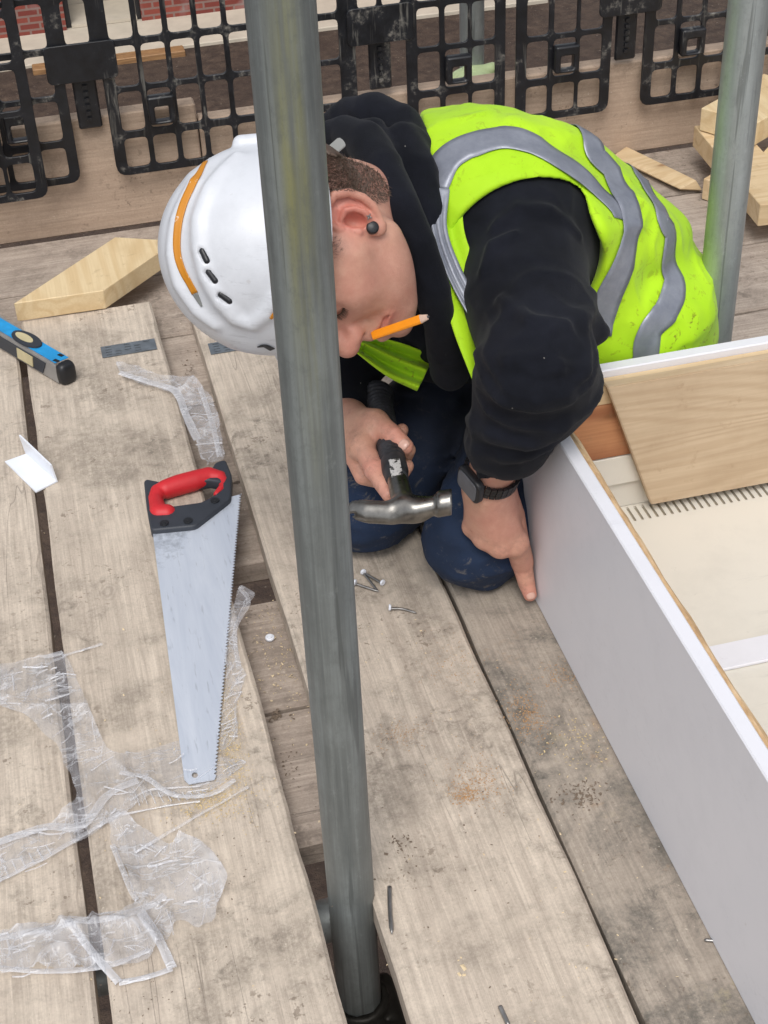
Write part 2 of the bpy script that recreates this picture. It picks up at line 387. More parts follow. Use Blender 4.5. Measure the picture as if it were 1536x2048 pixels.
def galv(name, c, streak=0.35, metal=0.55, green=0.0):
    t = NT(name, 0.5)
    v = t.coord(scale=(38, 38, 1.6)); a = t.noise(v, 1, 5, 0.65, 0.8); b = t.noise(t.coord(scale=(1, 1, 0.5)), 22, 4); d = t.noise(t.coord(scale=(210, 210, 5)), 1.0, 5, 0.7, 0.3)
    cc = t.mix(t.ramp(a, [(0.3, 0), (0.7, 1)]), MIXC(c, 1-streak), MIXC(c, 1+streak*0.6))
    cc = t.mix(t.math('MULTIPLY', t.ramp(b, [(0.52, 0), (0.68, 1)]), 0.45), cc, MIXC(c, 1.35))
    ck = t.ramp(t.noise(t.coord(scale=(75, 75, 2.6), loc=(3, 1, 2)), 1, 3, 0.6, 0.4), [(0.63, 0), (0.68, 1)])
    cc = t.mix(t.math('MULTIPLY', ck, 0.55), cc, MIXC(c, 0.28))
    cc = t.mix(t.math('MULTIPLY', t.ramp(d, [(0.46, 0), (0.62, 1)]), streak), cc, MIXC(c, 0.6)); cc = t.mix(t.math('MULTIPLY', t.ramp(d, [(0.32, 1), (0.44, 0)]), streak*0.8), cc, MIXC(c, 1.45))
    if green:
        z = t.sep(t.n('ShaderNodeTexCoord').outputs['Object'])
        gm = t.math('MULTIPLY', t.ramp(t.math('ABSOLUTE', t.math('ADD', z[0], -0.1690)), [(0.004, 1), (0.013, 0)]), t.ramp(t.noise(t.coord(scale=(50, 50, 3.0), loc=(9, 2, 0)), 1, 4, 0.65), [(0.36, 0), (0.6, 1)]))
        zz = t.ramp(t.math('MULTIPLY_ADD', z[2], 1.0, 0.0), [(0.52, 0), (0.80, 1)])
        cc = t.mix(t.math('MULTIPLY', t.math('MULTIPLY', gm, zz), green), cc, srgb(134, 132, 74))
    mt = t.noise(t.coord(scale=(1, 1, 0.6), loc=(4, 8, 1)), 75, 6, 0.8); cc = t.mix(t.math('MULTIPLY', t.ramp(mt, [(0.5, 0), (0.66, 1)]), 0.45), cc, MIXC(c, 0.62)); cc = t.mix(t.math('MULTIPLY', t.ramp(mt, [(0.30, 1), (0.42, 0)]), 0.35), cc, MIXC(c, 1.5))
    sg = t.ramp(t.noise(t.coord(scale=(220, 220, 18), rot=(0.25, 0.2, 0)), 1, 3, 0.7), [(0.70, 0), (0.74, 1)]); cc = t.mix(t.math('MULTIPLY', sg, 0.4), cc, MIXC(c, 1.7))
    t.col(cc); t.inp(Metallic=metal, Roughness=t.math('MULTIPLY_ADD', a, 0.25, 0.36))
    t.bump(t.math('ADD', d, t.math('MULTIPLY', ck, -1.0)), 0.25, 0.0006); return t.m
TUBEF = galv('weathered_tube', srgb(116, 121, 120), 0.45, 0.12, green=0.8)
TUBER = galv('galvanised_tube', srgb(168, 174, 174), 0.16, 0.6)
COUPL = plain('coupler_steel', srgb(52, 50, 46), 0.5, 0.3, 30, 0.4, 0.6)
GREENP = plain('green_cover_plastic', srgb(196, 212, 160), 0.4, 0.18, 16)
def guard():
    t = NT('black_guard_plastic', 0.42); a = t.noise(t.coord(), 24, 5, 0.7); b = t.noise(t.coord(loc=(5, 2, 8)), 90, 4, 0.7)
    c = t.mix(t.ramp(a, [(0.35, 0), (0.7, 1)]), srgb(14, 15, 19), srgb(30, 32, 38))
    m = t.math('MULTIPLY', t.ramp(a, [(0.56, 0), (0.66, 1)]), t.ramp(b, [(0.42, 0), (0.6, 1)]))
    c = t.mix(t.math('MULTIPLY', m, 0.75), c, srgb(134, 130, 122))
    rn = t.noise(t.coord(scale=(90, 90, 7), loc=(2, 2, 2)), 1, 4, 0.7, 0.6); rm = t.ramp(t.noise(t.coord(loc=(1, 9, 3)), 6, 2), [(0.48, 0), (0.6, 1)]); c = t.mix(t.math('MULTIPLY', t.math('MULTIPLY', t.ramp(rn, [(0.58, 0), (0.66, 1)]), rm), 0.6), c, srgb(120, 118, 112)); t.col(c)
    t.inp(Roughness=t.math('MULTIPLY_ADD', a, 0.4, 0.22)); t.bump(b, 0.25, 0.001); return t.m
GUARD = guard()
def soil():
    t = NT('soil', 0.95); v = t.coord(); a = t.noise(v, 0.9, 6, 0.7); b = t.noise(v, 7, 6, 0.75); s = t.vor(v, 9)
    c = t.mix(t.ramp(a, [(0.3, 0), (0.7, 1)]), srgb(70, 56, 46), srgb(104, 86, 72)); c = t.mix(t.ramp(b, [(0.4, 0), (0.7, 1)]), MIXC(srgb(60, 46, 38), 1), c)
    st = t.ramp(t.noise(v, 26, 2), [(0.70, 0), (0.74, 1)]); c = t.mix(t.math('MULTIPLY', st, 0.5), c, srgb(150, 138, 124)); t.col(c); t.bump(t.math('ADD', a, b), 1.0, 0.06); return t.m
SOIL = soil()
CONC = plain('pale_concrete', srgb(186, 176, 160), 0.85, 0.12, 3.0, 0.4)
def bricks():
    t = NT('brick', 0.85); v = t.coord(rot=(math.radians(90), 0, 0))
    br = t.n('ShaderNodeTexBrick', {'offset': 0.5}, Vector=v, Scale=1.0, Mortar_Size=0.012, Brick_Width=0.225, Row_Height=0.075, Bias=0.0,
             Color1=srgb(118, 52, 44), Color2=srgb(146, 72, 58), Mortar=srgb(134, 112, 104))
    c = t.mix(t.ramp(t.noise(t.coord(), 2.2, 3), [(0.56, 0), (0.68, 0.55)]), br.outputs['Color'], srgb(160, 144, 142))
    c = t.mix(t.math('MULTIPLY', t.noise(t.coord(), 30, 4), 0.4), c, srgb(80, 40, 36)); t.col(c); return t.m
BRICK = bricks()
# --- person and tools
def skin():
    t = NT('skin', 0.48); v = t.coord(); a = t.noise(v, 24, 4, 0.6); b = t.noise(v, 9, 3, 0.6); f = t.noise(v, 420, 3, 0.7)
    c = t.mix(t.ramp(b, [(0.35, 0), (0.7, 1)]), srgb(198, 154, 130), srgb(206, 152, 134))
    c = t.mix(t.math('MULTIPLY', t.ramp(a, [(0.45, 0), (0.75, 1)]), 0.5), c, srgb(190, 126, 112))
    at = t.n('ShaderNodeAttribute', {'attribute_name': 'flush_shade'}).outputs['Fac']
    c = t.mix(t.math('MULTIPLY', at, 0.75), c, srgb(206, 118, 106))
    st = t.n('ShaderNodeAttribute', {'attribute_name': 'stubble'}).outputs['Fac']
    fs = t.ramp(t.noise(v, 900, 2, 0.8), [(0.42, 0), (0.6, 1)])
    c = t.mix(t.math('MULTIPLY', t.math('MULTIPLY_ADD', fs, 0.5, 0.5), t.math('MULTIPLY', st, 0.92)), c, srgb(50, 39, 33))
    bt = t.noise(t.coord(loc=(2, 5, 1)), 60, 5, 0.75); c = t.mix(t.math('MULTIPLY', t.ramp(bt, [(0.45, 0), (0.72, 1)]), 0.32), c, srgb(168, 112, 96)); c = t.mix(t.math('MULTIPLY', t.ramp(bt, [(0.3, 1), (0.45, 0)]), 0.25), c, srgb(220, 178, 156))
    gr = t.n('ShaderNodeAttribute', {'attribute_name': 'grime'}).outputs['Fac']; gm = t.ramp(t.noise(v, 75, 5, 0.8), [(0.48, 0), (0.64, 1)]); c = t.mix(t.math('MULTIPLY', gr, t.math('MULTIPLY', gm, 0.5)), c, srgb(112, 88, 76))
    fr = t.ramp(t.noise(v, 150, 2), [(0.70, 0), (0.75, 1)])
    c = t.mix(t.math('MULTIPLY', fr, 0.25), c, srgb(150, 92, 76))
    t.col(c); t.inp(Subsurface_Weight=0.12, Subsurface_Radius=(0.6, 0.25, 0.15), Subsurface_Scale=0.006)
    t.inp(Roughness=t.math('MULTIPLY_ADD', a, 0.2, 0.42)); t.bump(t.math('ADD', f, t.math('ADD', t.math('MULTIPLY', a, 0.8), bt)), 0.4, 0.0008); return t.m
SKIN = skin()
NAIL = plain('finger_nail', srgb(206, 164, 148), 0.3, 0.05)
def cloth(name, c, c2, scale=900, b=0.35, fuzz=0.3):
    t = NT(name, 0.9); v = t.coord(); a = t.noise(v, 11, 5, 0.65); w = t.noise(v, scale, 2, 0.6)
    cc = t.mix(t.ramp(a, [(0.4, 0), (0.72, 1)]), c, c2)
    lint = t.ramp(t.noise(v, 130, 2), [(0.775, 0), (0.79, 1)]); cc = t.mix(t.math('MULTIPLY', lint, 0.6), cc, srgb(170, 166, 160)); t.col(cc)
    t.inp(Sheen_Weight=fuzz, Sheen_Roughness=0.5, Specular_IOR_Level=0.16); t.bump(t.math('ADD', w, t.math('MULTIPLY', a, 0.6)), b, 0.0012); return t.m
HOOD = cloth('black_fleece', srgb(14, 16, 23), srgb(27, 29, 38), fuzz=0.05)
def jeans():
    t = NT('jeans', 0.85); v = t.coord(); a = t.noise(v, 14, 5, 0.65); b = t.noise(v, 46, 6, 0.8, 0.6); w = t.noise(t.coord(scale=(900, 900, 250)), 1.0, 2)
    at = t.n('ShaderNodeAttribute', {'attribute_name': 'wear'}).outputs['Fac']
    c = t.mix(t.ramp(a, [(0.35, 0), (0.7, 1)]), srgb(9, 13, 24), srgb(17, 24, 42))
    c = t.mix(t.math('MULTIPLY', at, t.math('MULTIPLY_ADD', a, 0.8, 0.4)), c, srgb(20, 50, 86))
    mud = t.math('MULTIPLY', t.ramp(b, [(0.57, 0), (0.64, 1)]), t.math('MULTIPLY', at, 0.45)); c = t.mix(mud, c, srgb(150, 140, 122))
    t.col(c); t.bump(t.math('ADD', w, a), 0.35, 0.001); return t.m
JEANS = jeans()
def hivis():
    t = NT('hi_vis_yellow', 0.62); v = t.coord(); a = t.noise(v, 9, 4, 0.6); b = t.noise(v, 52, 5, 0.75, 0.8); g = t.noise(t.coord(loc=(3, 3, 1)), 5, 2); w = t.noise(v, 700, 2)
    c = t.mix(t.ramp(a, [(0.3, 0), (0.7, 1)]), srgb(164, 212, 28), srgb(184, 228, 40))
    at = t.n('ShaderNodeAttribute', {'attribute_name': 'dirt'}).outputs['Fac']
    m = t.math('MULTIPLY', t.ramp(b, [(0.575, 0), (0.63, 1)]), t.math('MULTIPLY', at, t.ramp(g, [(0.38, 0.3), (0.6, 1)])))
    c = t.mix(t.math('MULTIPLY', m, 0.8), c, srgb(108, 92, 34)); t.col(c); t.inp(Sheen_Weight=0.1, Specular_IOR_Level=0.2); t.bump(t.math('ADD', w, a), 0.18, 0.001); return t.m
HIVIS = hivis()
def reflective():
    t = NT('reflective_tape', 0.38); v = t.coord(); a = t.noise(v, 20, 5, 0.7); b = t.noise(v, 70, 4, 0.7)
    c = t.mix(t.ramp(a, [(0.35, 0), (0.7, 1)]), srgb(122, 126, 138), srgb(150, 154, 164)); t.col(c); t.inp(Metallic=0.25); t.bump(t.math('ADD', a, b), 0.3, 0.0015); return t.m
REFL = reflective()
HELM = white_pvc('helmet_shell', srgb(210, 213, 219), 0.7)
def orange():
    t = NT('orange_tape', 0.5); a = t.noise(t.coord(), 75, 4, 0.7); t.col(t.mix(t.ramp(a, [(0.62, 0), (0.68, 1)]), srgb(196, 128, 28), srgb(222, 208, 188))); return t.m
ORANGE = orange()
BLACKP = plain('black_plastic', srgb(26, 27, 31), 0.4, 0.2, 40, 0.1)
GREYP = plain('grey_plastic', srgb(128, 130, 128), 0.5, 0.1)
GLASSB = plain('dark_glass', srgb(92, 94, 100), 0.35, 0.2, 60)
STEEL = plain('worn_steel', srgb(150, 148, 146), 0.34, 0.25, 60, 0.2, 0.9)
PENC = plain('pencil_paint', srgb(244, 150, 22), 0.42, 0.05); PENW = plain('pencil_wood', srgb(196, 168, 150), 0.8, 0.15, 80); LEAD = plain('pencil_lead', srgb(70, 68, 70), 0.5)
HAIR = plain('brown_hair', srgb(84, 68, 57), 0.6, 0.3, 200, 0.3)
def blade():
    t = NT('saw_blade', 0.36); v = t.coord(scale=(30, 3.0, 30)); a = t.noise(v, 1, 5, 0.7, 0.5); d = t.noise(t.coord(), 26, 6, 0.75)
    y = t.sep(t.n('ShaderNodeTexCoord').outputs['Object'])[1]
    sx = t.sep(t.n('ShaderNodeTexCoord').outputs['Object'])[0]
    edge = t.math('ADD', t.math('MULTIPLY_ADD', t.math('SUBTRACT', y, sx), 5.5, -8.42), t.math('MULTIPLY', d, 1.5))
    m = t.ramp(edge, [(0.78, 0), (1.05, 1)])
    c = t.mix(t.ramp(a, [(0.3, 0), (0.75, 1)]), srgb(196, 204, 218), srgb(222, 228, 238)); c = t.mix(t.math('MULTIPLY', m, 0.75), c, srgb(152, 159, 170))
    sc = t.ramp(t.noise(t.coord(scale=(160, 22, 1)), 1, 3), [(0.62, 0), (0.70, 1)]); c = t.mix(t.math('MULTIPLY', sc, 0.35), c, srgb(140, 146, 154)); t.col(c)
    t.inp(Metallic=0.35, Roughness=t.math('MULTIPLY_ADD', a, 0.2, 0.3)); return t.m
BLADE = blade()
RED = plain('red_rubber', srgb(196, 36, 44), 0.5, 0.1, 30, 0.1); DGREY = plain('dark_grey_plastic', srgb(50, 54, 62), 0.55, 0.12, 40, 0.15)
BLUE = plain('blue_paint', srgb(38, 146, 206), 0.4, 0.22, 36, 0.1); VIAL = plain('vial', srgb(196, 184, 146), 0.2, 0.12, 30)
ALU = plain('dull_aluminium', srgb(152, 150, 148), 0.45, 0.12, 40, 0.1, 0.3); GALVP = plain('nail_plate_steel', srgb(122, 130, 138), 0.5, 0.2, 60, 0.2, 0.5)
CAPW = plain('white_cap_plastic', srgb(228, 232, 240), 0.3, 0.05)
def film():
    t = NT('clear_film', 0.2)
    a = t.noise(t.coord(), 26, 4, 0.6, 0.8)
    r1 = t.ramp(t.noise(t.coord(scale=(1.0, 2.6, 1), rot=(0, 0, 0.5)), 9, 4, 0.6, 0.7), [(0.475, 0), (0.5, 1), (0.525, 0)])
    r2 = t.ramp(t.noise(t.coord(loc=(3, 7, 1), scale=(3.2, 1.0, 1), rot=(0, 0, 0.35)), 13, 4, 0.6, 0.6), [(0.482, 0), (0.5, 1), (0.518, 0)])
    at = t.n('ShaderNodeAttribute', {'attribute_name': 'fold'}).outputs['Fac']
    al = t.math('ADD', t.math('MULTIPLY_ADD', t.ramp(a, [(0.35, 0), (0.7, 1)]), 0.12, 0.07), t.math('ADD', t.math('MULTIPLY', r1, 0.26), t.math('MULTIPLY', r2, 0.2)))
    al = t.math('MINIMUM', t.math('ADD', al, t.math('MULTIPLY', at, 0.55)), 0.9)
    t.col(srgb(222, 223, 228)); t.inp(Alpha=al, Specular_IOR_Level=0.7); t.bump(t.math('ADD', t.math('MULTIPLY', a, 0.5), t.math('ADD', r1, r2)), 0.35, 0.003); return t.m
FILM = film()
SAWD = plain('sawdust', srgb(178, 140, 100), 0.9, 0.2, 300); CHIP = plain('wood_chip', srgb(216, 196, 160), 0.8, 0.15, 200); MUD = plain('dried_mud', srgb(116, 102, 88), 0.95, 0.2, 200)
SAWP = plain('pale_sawdust', srgb(208, 186, 140), 0.9, 0.15, 300)
# ------------------------------------------------------------------ flat shapes with holes, through a filled curve
def round_poly(pts, r, k=4):
    out = []; n = len(pts)
    for i in range(n):
        a, b, c = (np.array(pts[(i+d) % n], float) for d in (-1, 0, 1))
        rr = r[i] if hasattr(r, '__len__') else r
        u, w = a-b, c-b; lu, lw = np.linalg.norm(u), np.linalg.norm(w); q = min(rr, lu*0.45, lw*0.45)
        if q < 1e-6: out.append(tuple(b)); continue
        p0, p1 = b+u/lu*q, b+w/lw*q
        for t in np.linspace(0, 1, k+1): out.append(tuple((1-t)**2*p0+2*t*(1-t)*b+t*t*p1))
    return out
def flat_mesh(name, outers, holes, ext, bevel=0.0, M=None):
    cu = bpy.data.curves.new(name, 'CURVE'); cu.dimensions = '2D'; cu.fill_mode = 'BOTH'
    cu.extrude = max(ext-bevel, 0.0); cu.bevel_depth = bevel; cu.bevel_resolution = 1; cu.offset = -bevel
    for pl in outers+holes:
        s = cu.splines.new('POLY'); s.points.add(len(pl)-1); s.use_cyclic_u = True
        for p, q in zip(s.points, pl): p.co = (q[0], q[1], 0, 1)
    o = bpy.data.objects.new(name, cu); COL.objects.link(o)
    dg = bpy.context.evaluated_depsgraph_get(); dg.update()
    me = bpy.data.meshes.new_from_object(o.evaluated_get(dg)); bpy.data.objects.remove(o); bpy.data.curves.remove(cu)
    me.materials.clear()
    if M is not None: me.transform(M)
    me.name = name; return me
def top(name, me, mat, label, cat, group=None, kind=None, smooth=False, recenter=True):
    o = link(name, me, mat, None, smooth)
    if recenter:
        co = np.empty(len(me.vertices)*3); me.vertices.foreach_get('co', co); co = co.reshape(-1, 3)
        c = (co.min(0)+co.max(0))/2; c[2] = co[:, 2].min()
        me.transform(Matrix.Translation(-Vector(c))); o.location = Vector(c)
    return tag(o, label, cat, group, kind)

# ------------------------------------------------------------------ ground and the house beyond
GZ = -4.6
bm = bmesh.new(); bmesh.ops.create_grid(bm, x_segments=60, y_segments=60, size=60)
for v in bm.verts: v.co.z = GZ + 0.10*float(fbm(np.array([[v.co.x*0.6+40, v.co.y*0.6+40, 1.0]]), 2)[0])
o = link('ground', me_bm('ground', bm), SOIL, None, True); tag(o, kind='structure')
bm = bmesh.new(); box_bm(bm, (-9, 16.0, GZ-0.1), (5.75, 17.9, GZ+0.05), bevel=0.01)
o = link('concrete_path', me_bm('concrete_path', bm), CONC); tag(o, kind='structure')
house = empty('brick_house', (0, 17.2, GZ), 'red brick house front with a pale doorway beyond the black mesh', 'house')
def part_box(name, lo, hi, mat, parent, bevel=0.0, label=None):
    bm = bmesh.new(); box_bm(bm, lo, hi, bevel=bevel); o = link(name, me_bm(name, bm), mat, parent)
    if label: o['label'] = label
    return o
part_box('wall', (-8, 16.9, GZ), (0.50, 17.3, GZ+3.2), BRICK, house)
part_box('wall', (1.33, 16.9, GZ), (5.6, 17.3, GZ+3.2), BRICK, house)
part_box('doorstep', (0.56, 16.93, GZ+0.054), (1.28, 17.6, GZ+0.09), CONC, house)
part_box('door', (0.5, 17.62, GZ+0.06), (1.35, 17.68, GZ+2.2), CONC, house)
for a, b in ((0.505, 0.56), (1.28, 1.325)): part_box('dark_reveal', (a, 16.96, GZ+0.056), (b, 17.6, GZ+2.25), BLACKP, house)  # black boxes stand in for the dark reveals of the door opening
bm = bmesh.new(); a_ = Z(62, 124, GZ+0.02); b_ = Z(372, 112, GZ+0.02); box_bm(bm, (a_[0], b_[1]+0.02, GZ-0.03), (b_[0], b_[1]+0.2, GZ+0.07), bevel=0.008)
top('timber_plank', me_bm('p', bm), PLANKW, 'brown timber plank lying on the dark soil beside the pale path', 'plank')

# ------------------------------------------------------------------ scaffold boards
def board_mesh(name, lo, hi, axis=1, seed=0, rough=0.0016, c=0.004):
    """a sawn board with worn, slightly uneven edges, long side on axis"""
    lo = np.array(lo, float); hi = np.array(hi, float); w = 1-axis
    L = hi[axis]-lo[axis]; n = max(int(L/0.03), 6); s = np.linspace(lo[axis], hi[axis], n+1)
    sec = [(0, c), (0, -c), (c, 0), (-c, 0), (0, -c, 1), (0, c, 1), (-c, 0, 1), (c, 0, 1)]
    a0, a1, z0, z1 = lo[w], hi[w], lo[2], hi[2]
    prof = [(a0, z0+c), (a0, z1-c), (a0+c, z1), (a0+(a1-a0)*0.33, z1), (a0+(a1-a0)*0.66, z1), (a1-c, z1), (a1, z1-c), (a1, z0+c), (a1-c, z0), (a0+c, z0)]
    V = []
    for k, t in enumerate(s):
        nz = [float(fbm(np.array([[t*9+seed*3.1, 5.5+seed+j*7, 2.0]]), 3)[0]) for j in range(2)]
        b = float(fbm(np.array([[t*3+seed, 1.5, 9.0]]), 2)[0])
        ch = float(max(0, vn(np.array([[t*14+seed*5, 3.3, seed*1.7]]))[0]-0.78))*0.03
        for j, (q, z) in enumerate(prof):
            d = (nz[0] if j < 3 else nz[1] if j in (5, 6, 7) else 0)*rough*4 if j not in (3, 4) else 0
            e = (-ch if j in (5,) else 0)
            p = [0, 0, 0]; p[axis] = t; p[w] = q+d+(e if j == 5 else 0); p[2] = z+b*rough*1.2-(ch*0.3 if j in (5, 6) else 0); V.append(p)
    m = len(prof); Fc = []
    for k in range(n):
        for j in range(m): Fc.append((k*m+j, k*m+(j+1) % m, (k+1)*m+(j+1) % m, (k+1)*m+j))
    Fc.append(tuple(range(m))[::-1]); Fc.append(tuple(range(n*m, n*m+m)))
    bm = bmesh.new(); vs = [bm.verts.new(p) for p in V]
    for q in Fc: bm.faces.new([vs[i] for i in q])
    return me_bm(name, bm)
T = 0.038
tops = [(-0.318, -0.098, 2.31, WOODA, 'weathered scaffold board along the left edge, under the white plastic angle'),
        (-0.085, 0.133, 2.31, WOODA, 'weathered scaffold board carrying the saw and plastic film, ends by the pine offcut'),
        (0.192, 0.4015, 2.29, WOODA, 'weathered scaffold board just right of the pole, with the loose nails on it'),
        (0.4055, 0.628, 1.80, WOODB, 'grey stained scaffold board beside the white fascia, orange sawdust on it'),
        (0.636, 0.858, 1.62, WOODB, 'grey scaffold board hidden mostly beneath the canopy box'),
        (0.866, 1.088, 1.62, WOODB, 'grey scaffold board beneath the canopy box far side'),
        (1.096, 1.318, 1.62, WOODB, 'grey scaffold board under the right end of the canopy box')]
TB = []
for i, (a, b, e, mt, lb) in enumerate(tops):
    TB.append(top('scaffold_board', board_mesh('board', (a, -0.25, -T), (b, e, 0), 1, i), mt, lb, 'board', 'scaffold boards laid lengthwise as the deck'))
lows = [(2.482, 2.672, 'cross board of the lower layer against the foot of the toe boards'), (2.256, 2.476, 'cross board of the lower layer beneath the small pine wedge'),
        (2.036, 2.250, 'cross board of the lower layer behind the ends of the top boards'), (1.815, 2.030, 'cross board showing in the slot under the upper piece of plastic film'),
        (1.617, 1.808, 'cross board showing in the slot beside the saw handle'), (1.330, 1.532, 'cross board in the slot with the white cap on it'),
        (1.113, 1.323, 'muddy cross board in the slot left of the pole foot'), (0.640, 0.860, 'cross board below the near end of the deck')]
for i, (a, b, lb) in enumerate(lows):
    top('cross_board', board_mesh('board', (-0.9 if i < 2 else -0.052, a, -2*T-0.001), (2.3, b, -T-0.001), 0, 20+i), WOODX, lb, 'board', 'cross boards of the lower layer')
# nail plates at the board ends
def nail_plate(a, b, parent):
    p0, p1 = Z(*a, 0), Z(*b, 0); wv = 0.034
    Mx = Matrix.Translation(Vector(((p0[0]+p1[0])/2, (p0[1]+p1[1])/2, 0.0016)))
    L = p1[0]-p0[0]; holes = []; rs = random.Random(4)
    for i in range(int(L/0.0155)):
        for j in range(4):
            if rs.random() < 0.72:
                x = -L/2+0.012+i*0.0155; y = -0.012+j*0.008; holes.append(round_poly([(x-0.005, y-0.0012), (x+0.005, y-0.0012), (x+0.005, y+0.0012), (x-0.005, y+0.0012)], 0.001, 2))
    me = flat_mesh('nail_plate', [[(-L/2, -wv/2), (L/2, -wv/2), (L/2, wv/2), (-L/2, wv/2)]], holes, 0.0006, 0, Mx)
    return link('nail_plate', me, GALVP, parent)
nail_plate((203, 706), (312, 690), TB[1]); nail_plate((418, 697), (560, 680), TB[2])
# toe boards standing on edge
for a, b, z1, lb, sd_ in ((-1.2, 0.286, 0.185, 'brown toe board on edge behind the offcut, bottom left of the mesh', 41), (0.289, 2.4, 0.153, 'long toe board on edge behind the person, running to the right', 42)):
    bm = bmesh.new(); box_bm(bm, (a, 2.68, -T), (b, 2.716, z1), bevel=0.003)
    bmesh.ops.bisect_plane(bm, geom=bm.verts[:]+bm.edges[:]+bm.faces[:], plane_co=(0, 0, 0.07), plane_no=(0, 0, 1))
    top('toe_board', me_bm('toe', bm), TOEW, lb, 'board')

# ------------------------------------------------------------------ tubes
def pole(name, x, y, z0, z1, mat, label):
    bm = bmesh.new(); n = 40
    tube_bm(bm, [(x, y, z0+(z1-z0)*k/n) for k in range(n+1)], 0.02415, 40)
    o = link(name, me_bm(name, bm), mat); return tag(o, label, 'pole')
pole('scaffold_pole', 0.1715, 1.003, GZ, 1.9, TUBEF, 'weathered grey scaffold tube standing in front of the white helmet')
pole('scaffold_pole', 0.8155, 1.592, GZ, 2.1, TUBER, 'shiny galvanised scaffold tube beside the hi-vis vest, green reflection on it')
q = P(944, 150, 3.03)
cp = pole('scaffold_pole', q[0], q[1], GZ, 2.1, TUBER, 'far galvanised scaffold tube behind the mesh, pale green cover at its foot')
cc_ = YP(945, 180, 2.765)
cv = sdf_mesh('cover', lambda p: smin(ell(p, cc_, (0.040, 0.082, 0.038)), rc(p, cc_+np.array([-0.03, 0.02, 0.018]), cc_+np.array([0.045, 0.02, 0.03]), 0.012), 0.015)+0.008*fbm(p*40), cc_-0.12, cc_+0.12, 0.005)
link('coupler_cover', cv, GREENP, cp)
bm = bmesh.new(); tube_bm(bm, [(-1.0, 1.06, -0.108), (2.3, 1.06, -0.108)], 0.0242, 24)
top('ledger_tube', me_bm('l', bm), TUBER, 'horizontal scaffold tube under the boards behind the near pole', 'tube', smooth=True)
cpl = empty('scaffold_coupler', (0.172, 0.99, -0.14), 'rusty steel coupler clamped round the foot of the near pole', 'coupler')
def ring_shell(p): r = np.linalg.norm((p-np.array([0.1715, 1.003, 0]))[..., :2], axis=-1); return np.maximum(np.abs(r-0.0285)-0.0045, np.abs(p[..., 2]+0.20)-0.024)
link('clamp', sdf_mesh('clamp', lambda p: smin(ring_shell(p), np.minimum(rc(p, (0.175, 0.965, -0.20), (0.235, 0.955, -0.20), 0.013), rc(p, (0.205, 0.94, -0.20), (0.205, 1.03, -0.20), 0.011)), 0.01), (0.10, 0.90, -0.25), (0.28, 1.08, -0.15), 0.005), COUPL, cpl)
bm = bmesh.new(); tube_bm(bm, [(0.125, 0.935, -0.165), (0.225, 0.925, -0.158)], 0.0085, 10); tube_bm(bm, [(0.19, 0.929, -0.161), (0.205, 0.927, -0.160)], 0.014, 6)
link('bolt', me_bm('bolt', bm), STEEL, cpl)

# ------------------------------------------------------------------ black plastic brick guard panels
def guard_panel(x, y, dz, label):
    root = empty('brick_guard', (x, y, 0.07+dz), label, 'mesh panel', 'black plastic brick guards hung along the scaffold')
    feet = [(0, 0.19), (0.256, 0.715), (0.81, 1.001)]; gt = 0.262; H = 1.02
    pl = [(0, 0.07)]
    pl = [(0, .07), (.19, .07), (.19, gt), (.256, gt), (.256, .07), (.715, .07), (.715, gt), (.81, gt), (.81, .07), (1.001, .07), (1.001, H), (0, H)]
    outer = round_poly(pl, [.022, .022, .012, .012, .022, .022, .012, .012, .022, .022, .02, .02], 4)
    rows = [(.084, .140), (.154, .227), (.237, .310)] + [(.322+.0885*k, .400+.0885*k) for k in range(8)]
    cols3 = [(.021, .064), (.074, .119), (.126, .171)]
    c8 = [(.277+.0522*k, .277+.0522*k+.0425) for k in range(8)]
    holes = []
    for r, (z0, z1) in enumerate(rows):
        if z1 > H-0.01: break
        cols = cols3+c8+[(.81+a, .81+b) for a, b in cols3]
        if r >= 3: cols = cols+[(.184, .219), (.229, .264)][:0]+[(.202, .244), (.722, .758), (.767, .803)]
        for a, b in cols: holes.append(round_poly([(a, z0), (b, z0), (b, z1), (a, z1)], 0.0095, 3))
    Mx = Matrix.Translation((x, y, dz)) @ Matrix.Rotation(math.radians(90), 4, 'X')
    link('grid', flat_mesh('grid', [outer], holes, 0.0028, 0.001, Mx), GUARD, root)
    for u in (0.223, 0.762):
        bm = bmesh.new(); box_bm(bm, (x+u-0.021, y+0.006, 0.165+dz), (x+u+0.021, y+0.014, 0.285+dz), bevel=0.003)
        for k in range(7): box_bm(bm, (x+u-0.004, y+0.002, 0.18+dz+k*0.012), (x+u+0.004, y+0.0055, 0.187+dz+k*0.012))
        link('tongue', me_bm('tongue', bm), GUARD, root)
        me = flat_mesh('plate', [round_poly([(u-0.062, .258), (u+0.062, .258), (u+0.062, .326), (u-0.062, .326)], 0.012)], [], 0.003, 0.001, Matrix.Translation((x, y-0.0062, dz)) @ Matrix.Rotation(math.radians(90), 4, 'X'))
        link('solid_plate', me, GUARD, root)
    for u in (0.0965, 0.351, 0.9065):
        me = flat_mesh('clip', [round_poly([(u-0.024, .166), (u+0.024, .166), (u+0.024, .218), (u-0.024, .218)], 0.005)], [round_poly([(u-0.013, .172), (u+0.013, .172), (u+0.013, .199), (u-0.013, .199)], 0.004)], 0.010, 0.0035, Matrix.Translation((x, y-0.012, dz)) @ Matrix.Rotation(math.radians(90), 4, 'X'))
        link('clip', me, GUARD, root)
    return root
guard_panel(-1.003, 2.622, 0.002, 'black mesh panel at the far left, overlapping in front of its neighbour')
guard_panel(-0.130, 2.655, 0.007, 'black mesh panel in the middle, behind helmet and hood, mortar smeared')
